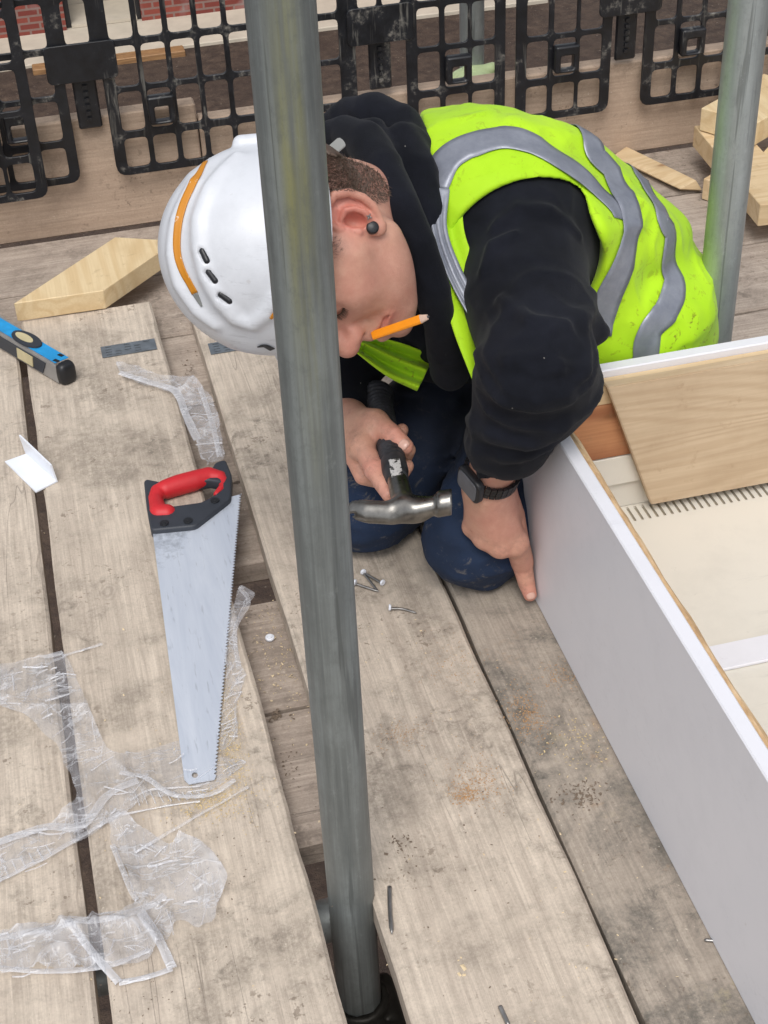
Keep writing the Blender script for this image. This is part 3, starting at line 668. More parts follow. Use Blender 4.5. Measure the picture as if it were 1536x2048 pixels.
guard_panel(0.892, 2.655, 0.0, 'clean black mesh panel on the right, behind the vest and timber stack')

# ------------------------------------------------------------------ the upturned porch canopy
can = empty('porch_canopy', (0.9, 0.9, 0.0), 'upturned white porch canopy box with timber inside, lying on the boards', 'canopy')
X0, X1, Y0, Y1, ZT = 0.503, 1.32, 0.22, 1.467, 0.286
part_box('fascia', (X0, Y0, 0.001), (X0+0.017, Y1, ZT), WHITE, can, 0.0015)
part_box('fascia', (X0+0.0175, Y1-0.017, 0.001), (X1, Y1, ZT), WHITE, can, 0.0015)
part_box('fascia', (X1-0.017, Y0+0.0175, 0.001), (X1, Y1-0.0175, ZT), WHITE, can, 0.0015)
part_box('fascia', (X0+0.0175, Y0, 0.001), (X1, Y0+0.017, ZT), WHITE, can, 0.0015)
bm = bmesh.new(); n = 60
ys = np.linspace(Y0+0.02, Y1-0.02, n); 
for k in range(n-1):
    pass
rows = []
for k, yy in enumerate(ys):
    e = 0.0035*float(fbm(np.array([[yy*18, 1.2, 3.4]]), 3)[0])*2; e2 = 0.003*float(fbm(np.array([[yy*25, 8.2, 3.4]]), 3)[0])*2
    rows.append([(X0+0.0175, yy, 0.06), (X0+0.0175, yy, ZT-0.004), (X0+0.021, yy, ZT-0.002+e2*0.4), (X0+0.0255+e, yy, ZT-0.006+e2), (X0+0.027+e*1.4, yy, ZT-0.02), (X0+0.0265, yy, 0.06)])
link('chipboard_lining', grid_mesh('lining', rows), OSB, can)
holes = []
for k in range(74):
    x = X0+0.036+k*0.0101
    holes.append(round_poly([(x, 1.409), (x+0.0038, 1.409), (x+0.0038, 1.4395), (x, 1.4395)], 0.002, 3))
link('soffit_panel', flat_mesh('soffit', [[(X0+0.027, Y0+0.018), (X1-0.018, Y0+0.018), (X1-0.018, Y1-0.018), (X0+0.027, Y1-0.018)]], holes, 0.002, 0.0, Matrix.Translation((0, 0, 0.078))), CREAM, can)
part_box('slot_backing', (X0+0.03, 1.36, 0.070), (X1-0.02, Y1-0.018, 0.0752), DARKSLOT, can)
a = Z(1420, 1350, 0.08)[1]; b = Z(1400, 1302, 0.08)[1]
part_box('trim_strip', (X0+0.028, a, 0.0805), (X1-0.018, b, 0.085), WHITE, can, 0.001)
# the timber fixed across the back
yb = 1.418
b0, b1 = YP(1215, 776, yb), YP(1303, 1010, yb)
bm = bmesh.new(); prism_bm(bm, [(b0[0], yb, b0[2]), (b1[0], yb, b1[2]), (X1-0.02, yb, b1[2]-0.003), (X1-0.02, yb, b0[2]+0.002)], (0, 0.0145, 0), 0.0012)
link('timber_board', me_bm('board', bm), PINEB, can)['label'] = 'pale planed board with a slanting end'
bm = bmesh.new(); box_bm(bm, (b0[0]-0.03, 1.4330, b0[2]-0.034), (X1-0.02, Y1-0.0175, b0[2]-0.006), bevel=0.001); link('batten', me_bm('batten', bm), PINEX, can)
c0 = YP(1255, 915, 1.428)
part_box('timber_block', (X0+0.0275, 1.4340, c0[2]), (b0[0]+0.08, 1.4492, b0[2]-0.035), REDW, can, 0.001, 'reddish timber block with a knot')
s1 = YP(1260, 975, 1.424)
part_box('sill', (X0+0.0275, 1.434, s1[2]), (X1-0.02, 1.4485, c0[2]-0.0015), CREAM, can, 0.001)
part_box('sill', (X0+0.0275, 1.4415, 0.0805), (X1-0.02, 1.4485, s1[2]-0.0025), CREAM, can, 0.001)

# ------------------------------------------------------------------ loose timber
def hull(name, pts, mat, label, cat, group=None, bevel=0.0012):
    bm = bmesh.new()
    for p in pts: bm.verts.new(Vector(p))
    bmesh.ops.convex_hull(bm, input=bm.verts)
    bmesh.ops.dissolve_limit(bm, angle_limit=math.radians(4), verts=bm.verts, edges=bm.edges)
    bmesh.ops.bevel(bm, geom=bm.edges[:], offset=bevel, segments=1, affect='EDGES')
    return top(name, me_bm(name, bm), mat, label, cat, group)
h = YP(206, 581, Z(215, 617, 0.002)[1])[2]
q4 = [Z(27, 607, h), Z(206, 581, h), Z(352, 481, h), Z(230, 474, h)]
hull('timber_offcut', q4+[p-np.array([0, 0, h-0.002]) for p in q4], PINE, 'pale pine offcut with slanting sawn end left of the helmet', 'timber')
LZ = -T
w4 = [Z(1225, 312, LZ+0.012), Z(1253, 293, LZ+0.014), Z(1392, 360, LZ+0.022), Z(1359, 378, LZ+0.012)]
hull('timber_wedge', w4+[Z(1225, 316, LZ), Z(1256, 300, LZ), Z(1405, 381, LZ), Z(1362, 381, LZ)], PINEX, 'thin pine wedge lying by itself on the cross boards', 'timber')
def beam(p0, p1, wid, hgt, label, mat=PINEX, ext=1.0):
    p0 = np.array(p0); p1 = np.array(p1); d = (p1-p0); d[2] = 0; p1 = p0+d*ext; d /= np.linalg.norm(d); nn = np.array([-d[1], d[0], 0])*wid
    if nn[0]+nn[1] < 0: nn = -nn
    u = np.array([0, 0, hgt]); q = [p0, p1, p1+nn, p0+nn]
    return hull('timber_offcut', q+[a+u for a in q], mat, label, 'timber', 'pine offcuts stacked beside the galvanised pole')
beam(Z(1403, 398, LZ), Z(1536, 441, LZ), 0.10, 0.042, 'lowest pine offcut of the stack beside the galvanised pole, nearest the camera', ext=2.0)
beam(Z(1385, 292, 0.006), Z(1423, 339, 0.006), 0.085, 0.042, 'pine offcut whose far end pokes out left of the galvanised pole', ext=3.2)
beam(Z(1500, 364, 0.0075), Z(1560, 376, 0.0075), 0.13, 0.036, 'short pine offcut lying on the lowest one, end grain showing', PINE, ext=1.6)
beam(Z(1506, 293, 0.05), Z(1548, 268, 0.05), 0.12, 0.045, 'topmost pine offcut of the stack, leaning up to the right', PINE, ext=3.0)
# ------------------------------------------------------------------ spirit level
lv = empty('spirit_level', (-0.1, 2.16, 0), 'blue and grey spirit level with black end cap poking in at the left edge', 'spirit level')
hz = 0.036
fa, fb = Z(-170, 521, hz), Z(98, 691, hz); na, nb = Z(-170, 566, hz), Z(112, 732, hz)
bm = bmesh.new(); prism_bm(bm, [fa, fb, nb, na], (0, 0, -hz+0.002), 0.0015)
link('frame', me_bm('frame', bm), ALU, lv)
ax = (nb-na)/np.linalg.norm(nb-na); pr = (fb-nb); pr -= ax*pr.dot(ax); wl = np.linalg.norm(pr); pr /= wl; up = np.array([0, 0, 1.0])
def LV(s, t, z): return nb+ax*s+pr*t+up*z
bm = bmesh.new(); prism_bm(bm, [LV(-0.5, 0.003, 0.0005), LV(-0.006, 0.003, 0.0005), LV(-0.004, wl-0.002, 0.0005), LV(-0.5, wl-0.002, 0.0005)], (0, 0, 0.0012), 0.0004)
link('face_plate', me_bm('face_plate', bm), BLUE, lv)
bm = bmesh.new(); oval = [LV(-0.098+0.036*math.cos(t), wl*0.5+0.0155*math.sin(t), 0.0018) for t in np.linspace(0, 2*math.pi, 28, endpoint=False)]
prism_bm(bm, oval, (0, 0, 0.0028), 0.0008); ho = link('hand_hole', me_bm('hand_hole', bm), DGREY, lv)
bm = bmesh.new(); oval = [LV(-0.103+0.022*math.cos(t), wl*0.47+0.0075*math.sin(t), 0.0047) for t in np.linspace(0, 2*math.pi, 24, endpoint=False)]
prism_bm(bm, oval, (0, 0, 0.0009)); link('vial', me_bm('vial', bm), VIAL, ho)
for s, t in ((-0.018, wl-0.007), (-0.010, 0.008)):
    bm = bmesh.new(); prism_bm(bm, [LV(s+a*0.005, t+b*0.0035, 0.0018) for a, b in ((-1, -1), (1, -0.6), (1, 1), (-1, 0.7))], (0, 0, 0.0006)); link('screw_hole', me_bm('s', bm), BLACKP, lv)
bm = bmesh.new(); o3 = -pr*0.0012
prism_bm(bm, [LV(-0.30, 0, -0.006)+o3*0.2, LV(-0.028, 0, -0.006)+o3*0.2, LV(-0.042, 0, -0.030)+o3*0.2, LV(-0.30, 0, -0.030)+o3*0.2], o3); win = link('side_window', me_bm('side_window', bm), DGREY, lv)
bm = bmesh.new(); prism_bm(bm, [LV(-0.105, 0, -0.008)+o3*1.3, LV(-0.062, 0, -0.008)+o3*1.3, LV(-0.066, 0, -0.0275)+o3*1.3, LV(-0.108, 0, -0.0275)+o3*1.3], o3); link('vial', me_bm('vial', bm), VIAL, win)
cap = sdf_mesh('cap', lambda p: smax(((np.abs((p-LV(0.0, wl*0.5, -0.0115))@pr)/(wl*0.52))**3.5+(np.abs((p-LV(0, 0, 0))@ax)/0.012)**3.0+(np.abs((p-LV(0, 0, -0.0178))@up)/0.0188)**3.5)**(1/3.3)*0.0125-0.0125, -((p-LV(-0.004, 0, 0))@ax), 0.002), LV(0, wl/2, -.018)-0.06, LV(0, wl/2, -.018)+0.06, 0.0025)
link('end_cap', cap, BLACKP, lv)

# ------------------------------------------------------------------ hand saw
saw = empty('hand_saw', (0.1, 1.5, 0), 'hand saw with red and black handle lying on the boards', 'saw')
def H7(u, v): return (240+u/2.844, 880+v/2.844)
zt = 0.0205
def SP(u, v, z=zt): return Z(*H7(u, v), z)
bm = bmesh.new()
zb = lambda y: 0.0032+0.0095*max(0, min(1, (y-1.2)/0.5))
ol = [Z(306, 1070, 0.012), Z(330, 1020, 0.013), Z(440, 1000, 0.013), Z(483, 989, 0.013)]
r0, r1 = Z(483, 989, 0.012), Z(433, 1553, 0.002)
n = 90; inw = np.array([-1, 0, 0])
for k in range(n):
    a = r0+(r1-r0)*(k/n); b = r0+(r1-r0)*((k+0.5)/n)
    ol += [a, b+np.array([-0.0032, 0, 0])]
ol += [r1, Z(429, 1562, 0.002), Z(378, 1571, 0.002), Z(369, 1562, 0.002)]
out2 = [(p[0], p[1]) for p in ol]; hc = Z(390, 1553, 0.002)
me = flat_mesh('blade', [out2], [[(hc[0]+0.0035*math.cos(t), hc[1]+0.0045*math.sin(t)) for t in np.linspace(0, 6.28, 12, endpoint=False)]], 0.0006)
for v in me.vertices: v.co.z += zb(v.co.y)+0.0006
link('blade', me, BLADE, saw)
uv = [(135, 232), (152, 220), (240, 238), (330, 222), (430, 196), (515, 176), (540, 125), (600, 108), (637, 200), (630, 335), (430, 487), (175, 512), (150, 380)]
hl = [(205, 345), (212, 300), (330, 268), (430, 240), (500, 225), (560, 235), (585, 255), (588, 272), (540, 310), (460, 352), (300, 374), (235, 378), (212, 368)]
w2 = lambda L: [tuple(SP(a, b)[:2]) for a, b in L]
me = flat_mesh('handle', [round_poly(w2(uv), 0.006, 3)], [round_poly(w2(hl), 0.003, 2)], 0.008, 0.0025, Matrix.Translation((0, 0, zt-0.008)))
hd = link('handle', me, DGREY, saw)
gp = [(245, 425), (218, 405), (200, 340), (218, 296), (262, 280), (335, 256), (430, 230), (505, 208), (568, 214), (590, 236), (588, 266), (550, 308)]
gw = [SP(a, b, 0.0145) for a, b in gp]; gr = [.0125, .0125, .0105, .0115, .0138, .0148, .0146, .0135, .0100, .0076, .0060, .0045]
def grip_f(p):
    d = chain(p, gw[1:], gr[1:]); d = smin(d, rc(p, SP(225, 420, 0.0145), SP(268, 418, 0.0145), 0.0128), 0.004)
    d = np.maximum(d, np.abs(p[..., 2]-0.0147)-0.0142); return np.maximum(d, -np.minimum(p[..., 2], 1))
link('grip', sdf_mesh('grip', grip_f, np.min(gw, 0)-0.03, np.max(gw, 0)+0.03, 0.0022), RED, hd)
for a, b in ((252, 474), (387, 460), (540, 345)):
    c = SP(a, b, zt+0.0003); bm = bmesh.new()
    tube_bm(bm, [c, c+np.array([0, 0, 0.0012])], 0.0062, 16); tube_bm(bm, [c, c+np.array([0, 0, 0.0018])], 0.0026, 6)
    link('bolt', me_bm('bolt', bm), BLACKP, hd)

# ------------------------------------------------------------------ white plastic angle offcut
bm = bmesh.new(); a0, a1, a2, a3 = Z(10, 925, 0.0006), Z(52, 910, 0.0006), Z(113, 965, 0.0006), Z(72, 986, 0.0006)
prism_bm(bm, [a0, a1, a2, a3], (0, 0, 0.0022))
hgt = np.array([-0.004, 0.0, 0.036]); prism_bm(bm, [a1, a2, a2+hgt*0.86, a1+hgt], np.array([0.0022, 0.001, 0]))
top('plastic_angle', me_bm('plastic_angle', bm), CAPW, 'white L-shaped plastic trim offcut over the gap at the left edge', 'trim')

# ------------------------------------------------------------------ nails and cap
def nail(pts, label, head=None, r=0.00165, hr=0.0044):
    w = [Z(a, b, 0.0022+c) for a, b, c in pts]; root = empty('nail', w[0], label, 'nail', 'loose nails on the boards')
    bm = bmesh.new(); tube_bm(bm, resample(w, 14), [r]*12+[r*0.8, r*0.25], 10); link('shank', me_bm('shank', bm), STEEL, root)
    if head:
        d = (w[1]-w[0]); d /= np.linalg.norm(d); c = w[0]+np.array([0, 0, 0.0018])
        bm = bmesh.new(); tube_bm(bm, [c-d*0.0016, c+d*0.0002, c+d*0.0016], [hr*0.85, hr, hr*0.7], 14); link('head', me_bm('head', bm), CAPW, root)
nail([(727, 1146, 0.002), (757, 1184, 0)], 'upper nail with white head pointing down, crossing another by the pole', 1)
nail([(765, 1167, 0.002), (729, 1146, 0.002)], 'nail whose white head points right, crossing another by the pole', 1)
nail([(710, 1167, 0.002), (757, 1183, 0)], 'nail with white head touching the pole edge, below the crossed pair', 1)
nail([(780, 1217, 0.002), (805, 1218, 0.0005), (833, 1226, 0)], 'bent nail with white head on its own below the other three', 1)
nail([(779, 1774, 0), (780, 1820, 0), (784, 1868, 0)], 'long headless bright nail lying right of the pole foot', None, 0.0024)
nail([(1000, 2013, 0.001), (1018, 2052, 0)], 'steel nail cut off by the bottom edge of the photo', None, 0.0024)
nail([(1437, 1882, 0), (1408, 1880, 0)], 'dull brown nail against the foot of the white fascia', None, 0.0019)
c = Z(540, 1278, -T); bm = bmesh.new(); tube_bm(bm, [c+np.array([0, 0, 0.0005]), c+np.array([0, 0, 0.0035]), c+np.array([0, 0, 0.0045])], [0.0062, 0.0060, 0.0048], 20, True)
tube_bm(bm, [c+np.array([0, 0, 0.0046]), c+np.array([0, 0, 0.0058])], [0.0036, 0.0030], 16)
top('round_stopper', me_bm('stopper', bm), CAPW, 'small round white cap on the cross board in the slot', 'stopper')

# ------------------------------------------------------------------ plastic film
def inside(poly, x, y):
    r = np.zeros(x.shape, bool); n = len(poly)
    for i in range(n):
        (x0, y0), (x1, y1) = poly[i], poly[(i+1) % n]
        k = ((y0 > y) != (y1 > y)) & (x < (x1-x0)*(y-y0)/((y1-y0) if y1 != y0 else 1e-9)+x0); r ^= k
    return r
def film_sheet(polys, label, amp=0.010, z0=0.002, step=5.0, strips=(), fold=0.1, seed=0):
    V, Fc, A = [], [], []
    for poly in polys:
        w = np.array([Z(a, b, 0.0)[:2] for a, b in poly]); st = 0.0028
        gx = np.arange(w[:, 0].min(), w[:, 0].max()+st, st); gy = np.arange(w[:, 1].min(), w[:, 1].max()+st, st)
        X, Y = np.meshgrid(gx, gy, indexing='ij')
        jx = X+0.006*fbm(np.stack([X*60+seed, Y*60, X*0+3], -1), 2); jy = Y+0.006*fbm(np.stack([X*60+seed, Y*60, X*0+8], -1), 2)
        ins = inside([tuple(p) for p in w], jx, jy)
        q = np.stack([X*13+Y*4+seed, Y*9-X*3, X*0], -1); n1 = fbm(q, 2); n2 = fbm(q*np.array([2.6, 1.5, 1])+9, 2)
        rdg = (1-np.minimum(1, np.abs(n1)*9)); rdg2 = (1-np.minimum(1, np.abs(n2)*10))
        hh = z0+amp*(0.5*np.clip(rdg, 0, 1)**1.5+0.35*rdg2**1.5+0.35*(n1+0.4))
        hh = np.maximum(hh, z0*0.6)
        hh = np.where(((X-0.045)/0.05)**2+((Y-1.25)/0.075)**2 < 1, np.minimum(hh, 0.0012), hh)
        fo = np.clip(fold*0.5+0.28*rdg**4+0.22*rdg2**4*(n1 > 0), 0, 1)
        from_idx = -np.ones(X.shape, int); k = ins; from_idx[k] = np.arange(k.sum())+len(V)
        V += list(np.stack([X[k], Y[k], hh[k]], -1)); A += list(fo[k])
        i0 = from_idx[:-1, :-1]; i1 = from_idx[1:, :-1]; i2 = from_idx[1:, 1:]; i3 = from_idx[:-1, 1:]
        ok = (i0 >= 0) & (i1 >= 0) & (i2 >= 0) & (i3 >= 0)
        Fc += list(np.stack([i0[ok], i1[ok], i2[ok], i3[ok]], -1))
    Fs = np.array(Fc); Va = np.array(V); ed = {}
    for f_ in Fs:
        for a_, b_ in zip(f_, np.roll(f_, -1)): k_ = (min(a_, b_), max(a_, b_)); ed[k_] = ed.get(k_, 0)+1
    bd = np.array([k_ for k_, c_ in ed.items() if c_ == 1])
    for _ in range(7):
        acc = np.zeros_like(Va); cn = np.zeros(len(Va)); np.add.at(acc, bd[:, 0], Va[bd[:, 1]]); np.add.at(acc, bd[:, 1], Va[bd[:, 0]]); np.add.at(cn, bd.ravel(), 1)
        k_ = cn > 0; Va[k_, :2] = Va[k_, :2]*0.4+0.6*acc[k_, :2]/cn[k_, None]
    V = list(Va)
    rs_ = random.Random(seed+5); strips = list(strips)  # random pale crease strips; their whiteness paints crisp glints on the film
    for poly in polys:
        xs_ = [p[0] for p in poly]; ys_ = [p[1] for p in poly]; n_ = 0
        while n_ < int(len(poly)*2.6):
            x, y = rs_.uniform(min(xs_), max(xs_)), rs_.uniform(min(ys_), max(ys_)); g_ = rs_.gauss(-0.5, 0.55); l_ = rs_.uniform(12, 55); x2, y2 = x+math.cos(g_)*l_, y+math.sin(g_)*l_
            if inside(poly, np.array([x, x2, (x+x2)/2]), np.array([y, y2, (y+y2)/2])).all():
                n_ += 1; strips.append(([(x, y), ((x+x2)/2+rs_.uniform(-3, 3), (y+y2)/2+rs_.uniform(-3, 3)), (x2, y2)], rs_.uniform(0.0007, 0.0026), rs_.uniform(0.2, 0.75), rs_.uniform(0.004, 0.011)))
    for pts, wd, fo, zz in strips:
        C = resample([Z(a, b, zz) for a, b in pts], max(10, 6*len(pts))); Tn = np.gradient(C, axis=0); Tn /= np.linalg.norm(Tn, axis=1, keepdims=True)
        S_ = np.cross(Tn, [0, 0, 1.0]); base = len(V); m = 5
        for i in range(len(C)):
            wv = wd*(1+0.5*float(fbm(C[i:i+1]*60+seed, 2)[0]))
            for j, u in enumerate(np.linspace(-0.5, 0.5, m)):
                V.append(C[i]+S_[i]*u*wv+np.array([0, 0, 0.0012*math.cos(u*3)+0.004*float(fbm((C[i:i+1]+u*0.01)*70, 2)[0])])); A.append(fo*(0.7+0.5*abs(u)*2))
        for i in range(len(C)-1):
            for j in range(m-1): Fc.append((base+i*m+j, base+i*m+j+1, base+(i+1)*m+j+1, base+(i+1)*m+j))
    me = me_np('plastic_film', V, Fc); at = me.attributes.new('fold', 'FLOAT', 'POINT'); at.data.foreach_set('value', np.array(A, np.float32))
    return top('plastic_film', me, FILM, label, 'plastic film', 'scraps of clear plastic film on the boards', smooth=True)
film_sheet([[(-30, 1340), (125, 1308), (147, 1335), (185, 1430), (222, 1512), (300, 1500), (362, 1478), (380, 1500), (500, 1522), (480, 1545), (425, 1585), (390, 1598), (300, 1600), (230, 1648), (165, 1690), (60, 1745), (-30, 1790), (-30, 1690), (100, 1650), (155, 1600), (140, 1560), (110, 1490), (50, 1440), (-30, 1412)]],
    'large crumpled sheet of clear film with a ladder-like seam at the lower left', 0.011, seed=2, fold=0.22,
    strips=[([(-20, 1690), (90, 1655), (165, 1650), (215, 1590), (275, 1560)], 0.010, 0.45, 0.008), ([(-20, 1770), (90, 1715), (150, 1680), (240, 1625)], 0.006, 0.4, 0.006), ([(245, 1630), (330, 1612), (400, 1602)], 0.0025, 0.7, 0.004), ([(260, 1600), (300, 1580), (400, 1572)], 0.0025, 0.5, 0.005),
            ([(240, 1545), (290, 1555), (350, 1590), (420, 1588), (470, 1560)], 0.006, 0.5, 0.008), ([(125, 1312), (165, 1300), (205, 1288)], 0.005, 0.3, 0.004)]+
           [([(268+16*k, 1578+2*k-k*k*0.15), (280+16*k, 1612-2*k)], 0.0016, 0.6, 0.004) for k in range(9)]+[([(-10+17*k, 1738-8*k), (2+17*k, 1765-9*k)], 0.0018, 0.6, 0.005) for k in range(7)])
film_sheet([[(218, 1655), (250, 1632), (300, 1665), (340, 1690), (360, 1672), (405, 1695), (440, 1735), (462, 1770), (445, 1810), (432, 1855), (400, 1868), (362, 1846), (330, 1905), (285, 1940), (150, 1952), (-30, 1955), (-30, 1870), (60, 1855), (130, 1850), (200, 1830), (270, 1815), (255, 1750), (228, 1720)]],
    'crumpled wad of clear film with a white folded loop near the bottom left', 0.022, seed=9, fold=0.55,
    strips=[([(135, 1838), (185, 1905), (238, 1965)], 0.0075, 0.85, 0.010), ([(238, 1965), (290, 1955), (345, 1938)], 0.0065, 0.8, 0.006), ([(345, 1938), (318, 1880), (282, 1825)], 0.0095, 0.8, 0.008), ([(135, 1838), (200, 1840), (290, 1815), (330, 1790)], 0.0085, 0.45, 0.008), ([(-20, 1935), (80, 1942), (200, 1935), (300, 1900)], 0.006, 0.6, 0.007), ([(-20, 1880), (70, 1862), (140, 1848)], 0.007, 0.5, 0.006), ([(270, 1705), (380, 1640), (497, 1573)], 0.0038, 0.35, 0.007), ([(225, 1690), (262, 1780), (275, 1800)], 0.006, 0.4, 0.008)])
film_sheet([[(233, 738), (262, 732), (330, 757), (395, 765), (425, 800), (440, 835), (452, 925), (405, 935), (385, 870), (350, 800), (290, 775), (240, 758)]], 'twisted strip of clear film trailing over the slot above the saw handle', 0.014, seed=17, fold=0.4,
    strips=[([(240, 745), (300, 765), (350, 782), (372, 830), (395, 880)], 0.012, 0.6, 0.012), ([(400, 775), (425, 850), (440, 915)], 0.008, 0.5, 0.010)])
film_sheet([[(478, 1168), (500, 1180), (514, 1196), (490, 1222), (476, 1262), (480, 1320), (497, 1350), (478, 1410), (480, 1478), (455, 1500), (436, 1510), (446, 1400), (452, 1300), (456, 1240)]], 'narrow strip of clear film beside the teeth of the saw', 0.008, seed=23, fold=0.25,
    strips=[([(480, 1175), (497, 1205), (470, 1260), (478, 1340)], 0.006, 0.35, 0.006)])

# ------------------------------------------------------------------ sawdust, chips, crumbs
def scatter(name, mat, spots, label=None):
    V, Fc = [], []; rs = np.random.RandomState(len(spots)*7+3)
    for (px, py, sx, sy, n, s, zz) in spots:
        c = Z(px, py, zz)
        for _ in range(n):
            p = c+np.array([rs.randn()*sx, rs.randn()*sy, 0.0005+abs(rs.randn())*0.0005]); a = rs.rand()*6.28; l = s*(0.5+rs.rand()); w = l*(0.25+0.5*rs.rand())
            u = np.array([math.cos(a), math.sin(a), rs.randn()*0.25]); v = np.array([-math.sin(a), math.cos(a), rs.randn()*0.25]); b = len(V)
            V += [p-u*l-v*w, p+u*l-v*w*0.6, p+u*l*0.7+v*w, p-u*l*0.8+v*w*0.8, p+np.array([0, 0, s*0.35])]
            Fc += [(b, b+1, b+4), (b+1, b+2, b+4), (b+2, b+3, b+4), (b+3, b, b+4)]
    o = link(name, me_np(name, V, Fc), mat); return tag(o, label, 'debris', kind='stuff')
scatter('orange_sawdust', SAWD, [(1055, 1430, .012, .022, 520, .0008, 0), (950, 1560, .018, .02, 420, .0007, 0), (905, 1330, .02, .03, 260, .0006, 0), (930, 1590, .008, .008, 220, .0008, 0), (800, 1470, .015, .012, 220, .0006, 0), (1120, 1350, .012, .012, 200, .0007, 0)], 'patches of orange sawdust on the grey board')
scatter('pale_sawdust', SAWP, [(455, 1480, .008, .05, 900, .0007, 0), (455, 1400, .006, .05, 600, .0006, 0), (420, 1600, .015, .012, 420, .0008, 0), (440, 1610, .03, .012, 260, .0007, 0), (560, 1300, .014, .05, 160, .0008, -T), (1160, 1480, .02, .02, 120, .001, 0)], 'pale sawdust beside the saw teeth')
scatter('wood_chips', CHIP, [(330, 1650, .07, .09, 60, .0011, 0), (550, 1340, .016, .06, 70, .0013, -T), (900, 1500, .08, .2, 60, .0011, 0), (1100, 1700, .05, .2, 50, .0011, 0), (300, 1300, .1, .3, 26, .0012, 0), (930, 1950, .003, .003, 3, .003, 0)], 'small wood chips over the boards')
scatter('mud_crumbs', MUD, [(1160, 1590, .012, .012, 110, .0016, 0), (802, 1688, .007, .006, 26, .0016, 0), (822, 1735, .012, .012, 16, .0012, 0), (555, 1430, .006, .006, 16, .003, -T), (575, 1540, .01, .03, 40, .0012, -T), (430, 1750, .03, .04, 50, .0008, 0), (300, 1990, .05, .03, 50, .0008, 0), (370, 740, .02, .03, 30, .0014, -T), (950, 1750, .08, .1, 50, .001, 0)], 'dried mud crumbs on the boards')
# ------------------------------------------------------------------ the kneeling person
person = empty('person', (0.55, 1.62, 0), 'person kneeling in hi-vis vest, black hoodie and white helmet, hammer in hand', 'person')
cth, sth = math.cos(math.radians(20)), math.sin(math.radians(20))
HF, HU, HL = camy, cth*(-camx)-sth*camz, -cth*camz+sth*camx
HR = np.array([HF, HU, HL])
HO = P(712, 440, 1.58)-0.080*HL
def H(f, u, l): return HO+HF*f+HU*u+HL*l
def dep(p): return float((np.asarray(p)-CAM)@camz)
# joints
SH, EL, WL = XP(1040, 485, 0.535), XP(1066, 742, 0.470), XP(975, 965, 0.440)
KL, KR = Z(952, 1076, 0.062), Z(732, 1003, 0.062)
HPL, HPR = P(1185, 610, 2.00), P(1130, 505, 2.12)
CH, MID, HIP = P(960, 455, 1.90), P(1095, 505, 1.96), P(1200, 590, 2.03)
WRR = P(688, 845, 1.90)

# ---------------- head, in its own axes: forward, up, to its left
def ear_xyz(q):
    al = np.abs(q[..., 2]); a = math.radians(12); x0 = q[..., 0]+0.001; y0 = q[..., 1]-0.001
    x = (x0*math.cos(a)+y0*math.sin(a)); y = (-x0*math.sin(a)+y0*math.cos(a)); z = al-0.071-np.clip(-x, -0.01, 0.03)*0.22
    return np.stack([x, y, z], -1)
def add_ear(d, q):
    e = ear_xyz(q)
    d = smin(d, ell(e, (-0.004, 0.001, 0.005), (0.0190, 0.0315, 0.0075)), 0.006)
    d = smax(d, -chain(e, [(.0055, .0195, .0135), (-.0055, .0255, .0140), (-.0150, .0165, .0148), (-.0150, .001, .0148), (-.0115, -.010, .0140)], [.0052, .0062, .0064, .0058, .0040]), 0.0025)
    d = smax(d, -ell(e, (.0020, -.001, .012), (.0085, .0125, .0150)), 0.0025)
    d = smax(d, -rc(e, (.006, .009, .0125), (.0115, .0085, .010), .0036, .002), 0.003)
    hx = [(.0105, .003, .0055), (.0150, .015, .0075), (.0105, .0275, .0100), (-.0025, .0340, .0120), (-.0155, .0290, .0135), (-.0220, .015, .0140), (-.0215, -.001, .0135), (-.0170, -.014, .0115), (-.0095, -.023, .0090), (-.003, -.029, .0075)]
    d = smin(d, chain(e, hx, [.0030, .0036, .0040, .0044, .0046, .0044, .0042, .0040, .0040, .0040]), 0.002)
    d = smin(d, chain(e, [(.0045, .0150, .0095), (-.0045, .0135, .0125), (-.0088, .0045, .0130), (-.0085, -.0065, .0125), (-.0035, -.0150, .0100)], [.0022, .0028, .0030, .0030, .0026]), 0.0022)
    d = smin(d, rc(e, (.0115, .002, .006), (.0112, -.0075, .0085), .0034, .0040), 0.003)
    return smin(d, ell(e, (.001, -.0270, .006), (.0088, .0098, .0058)), 0.004)
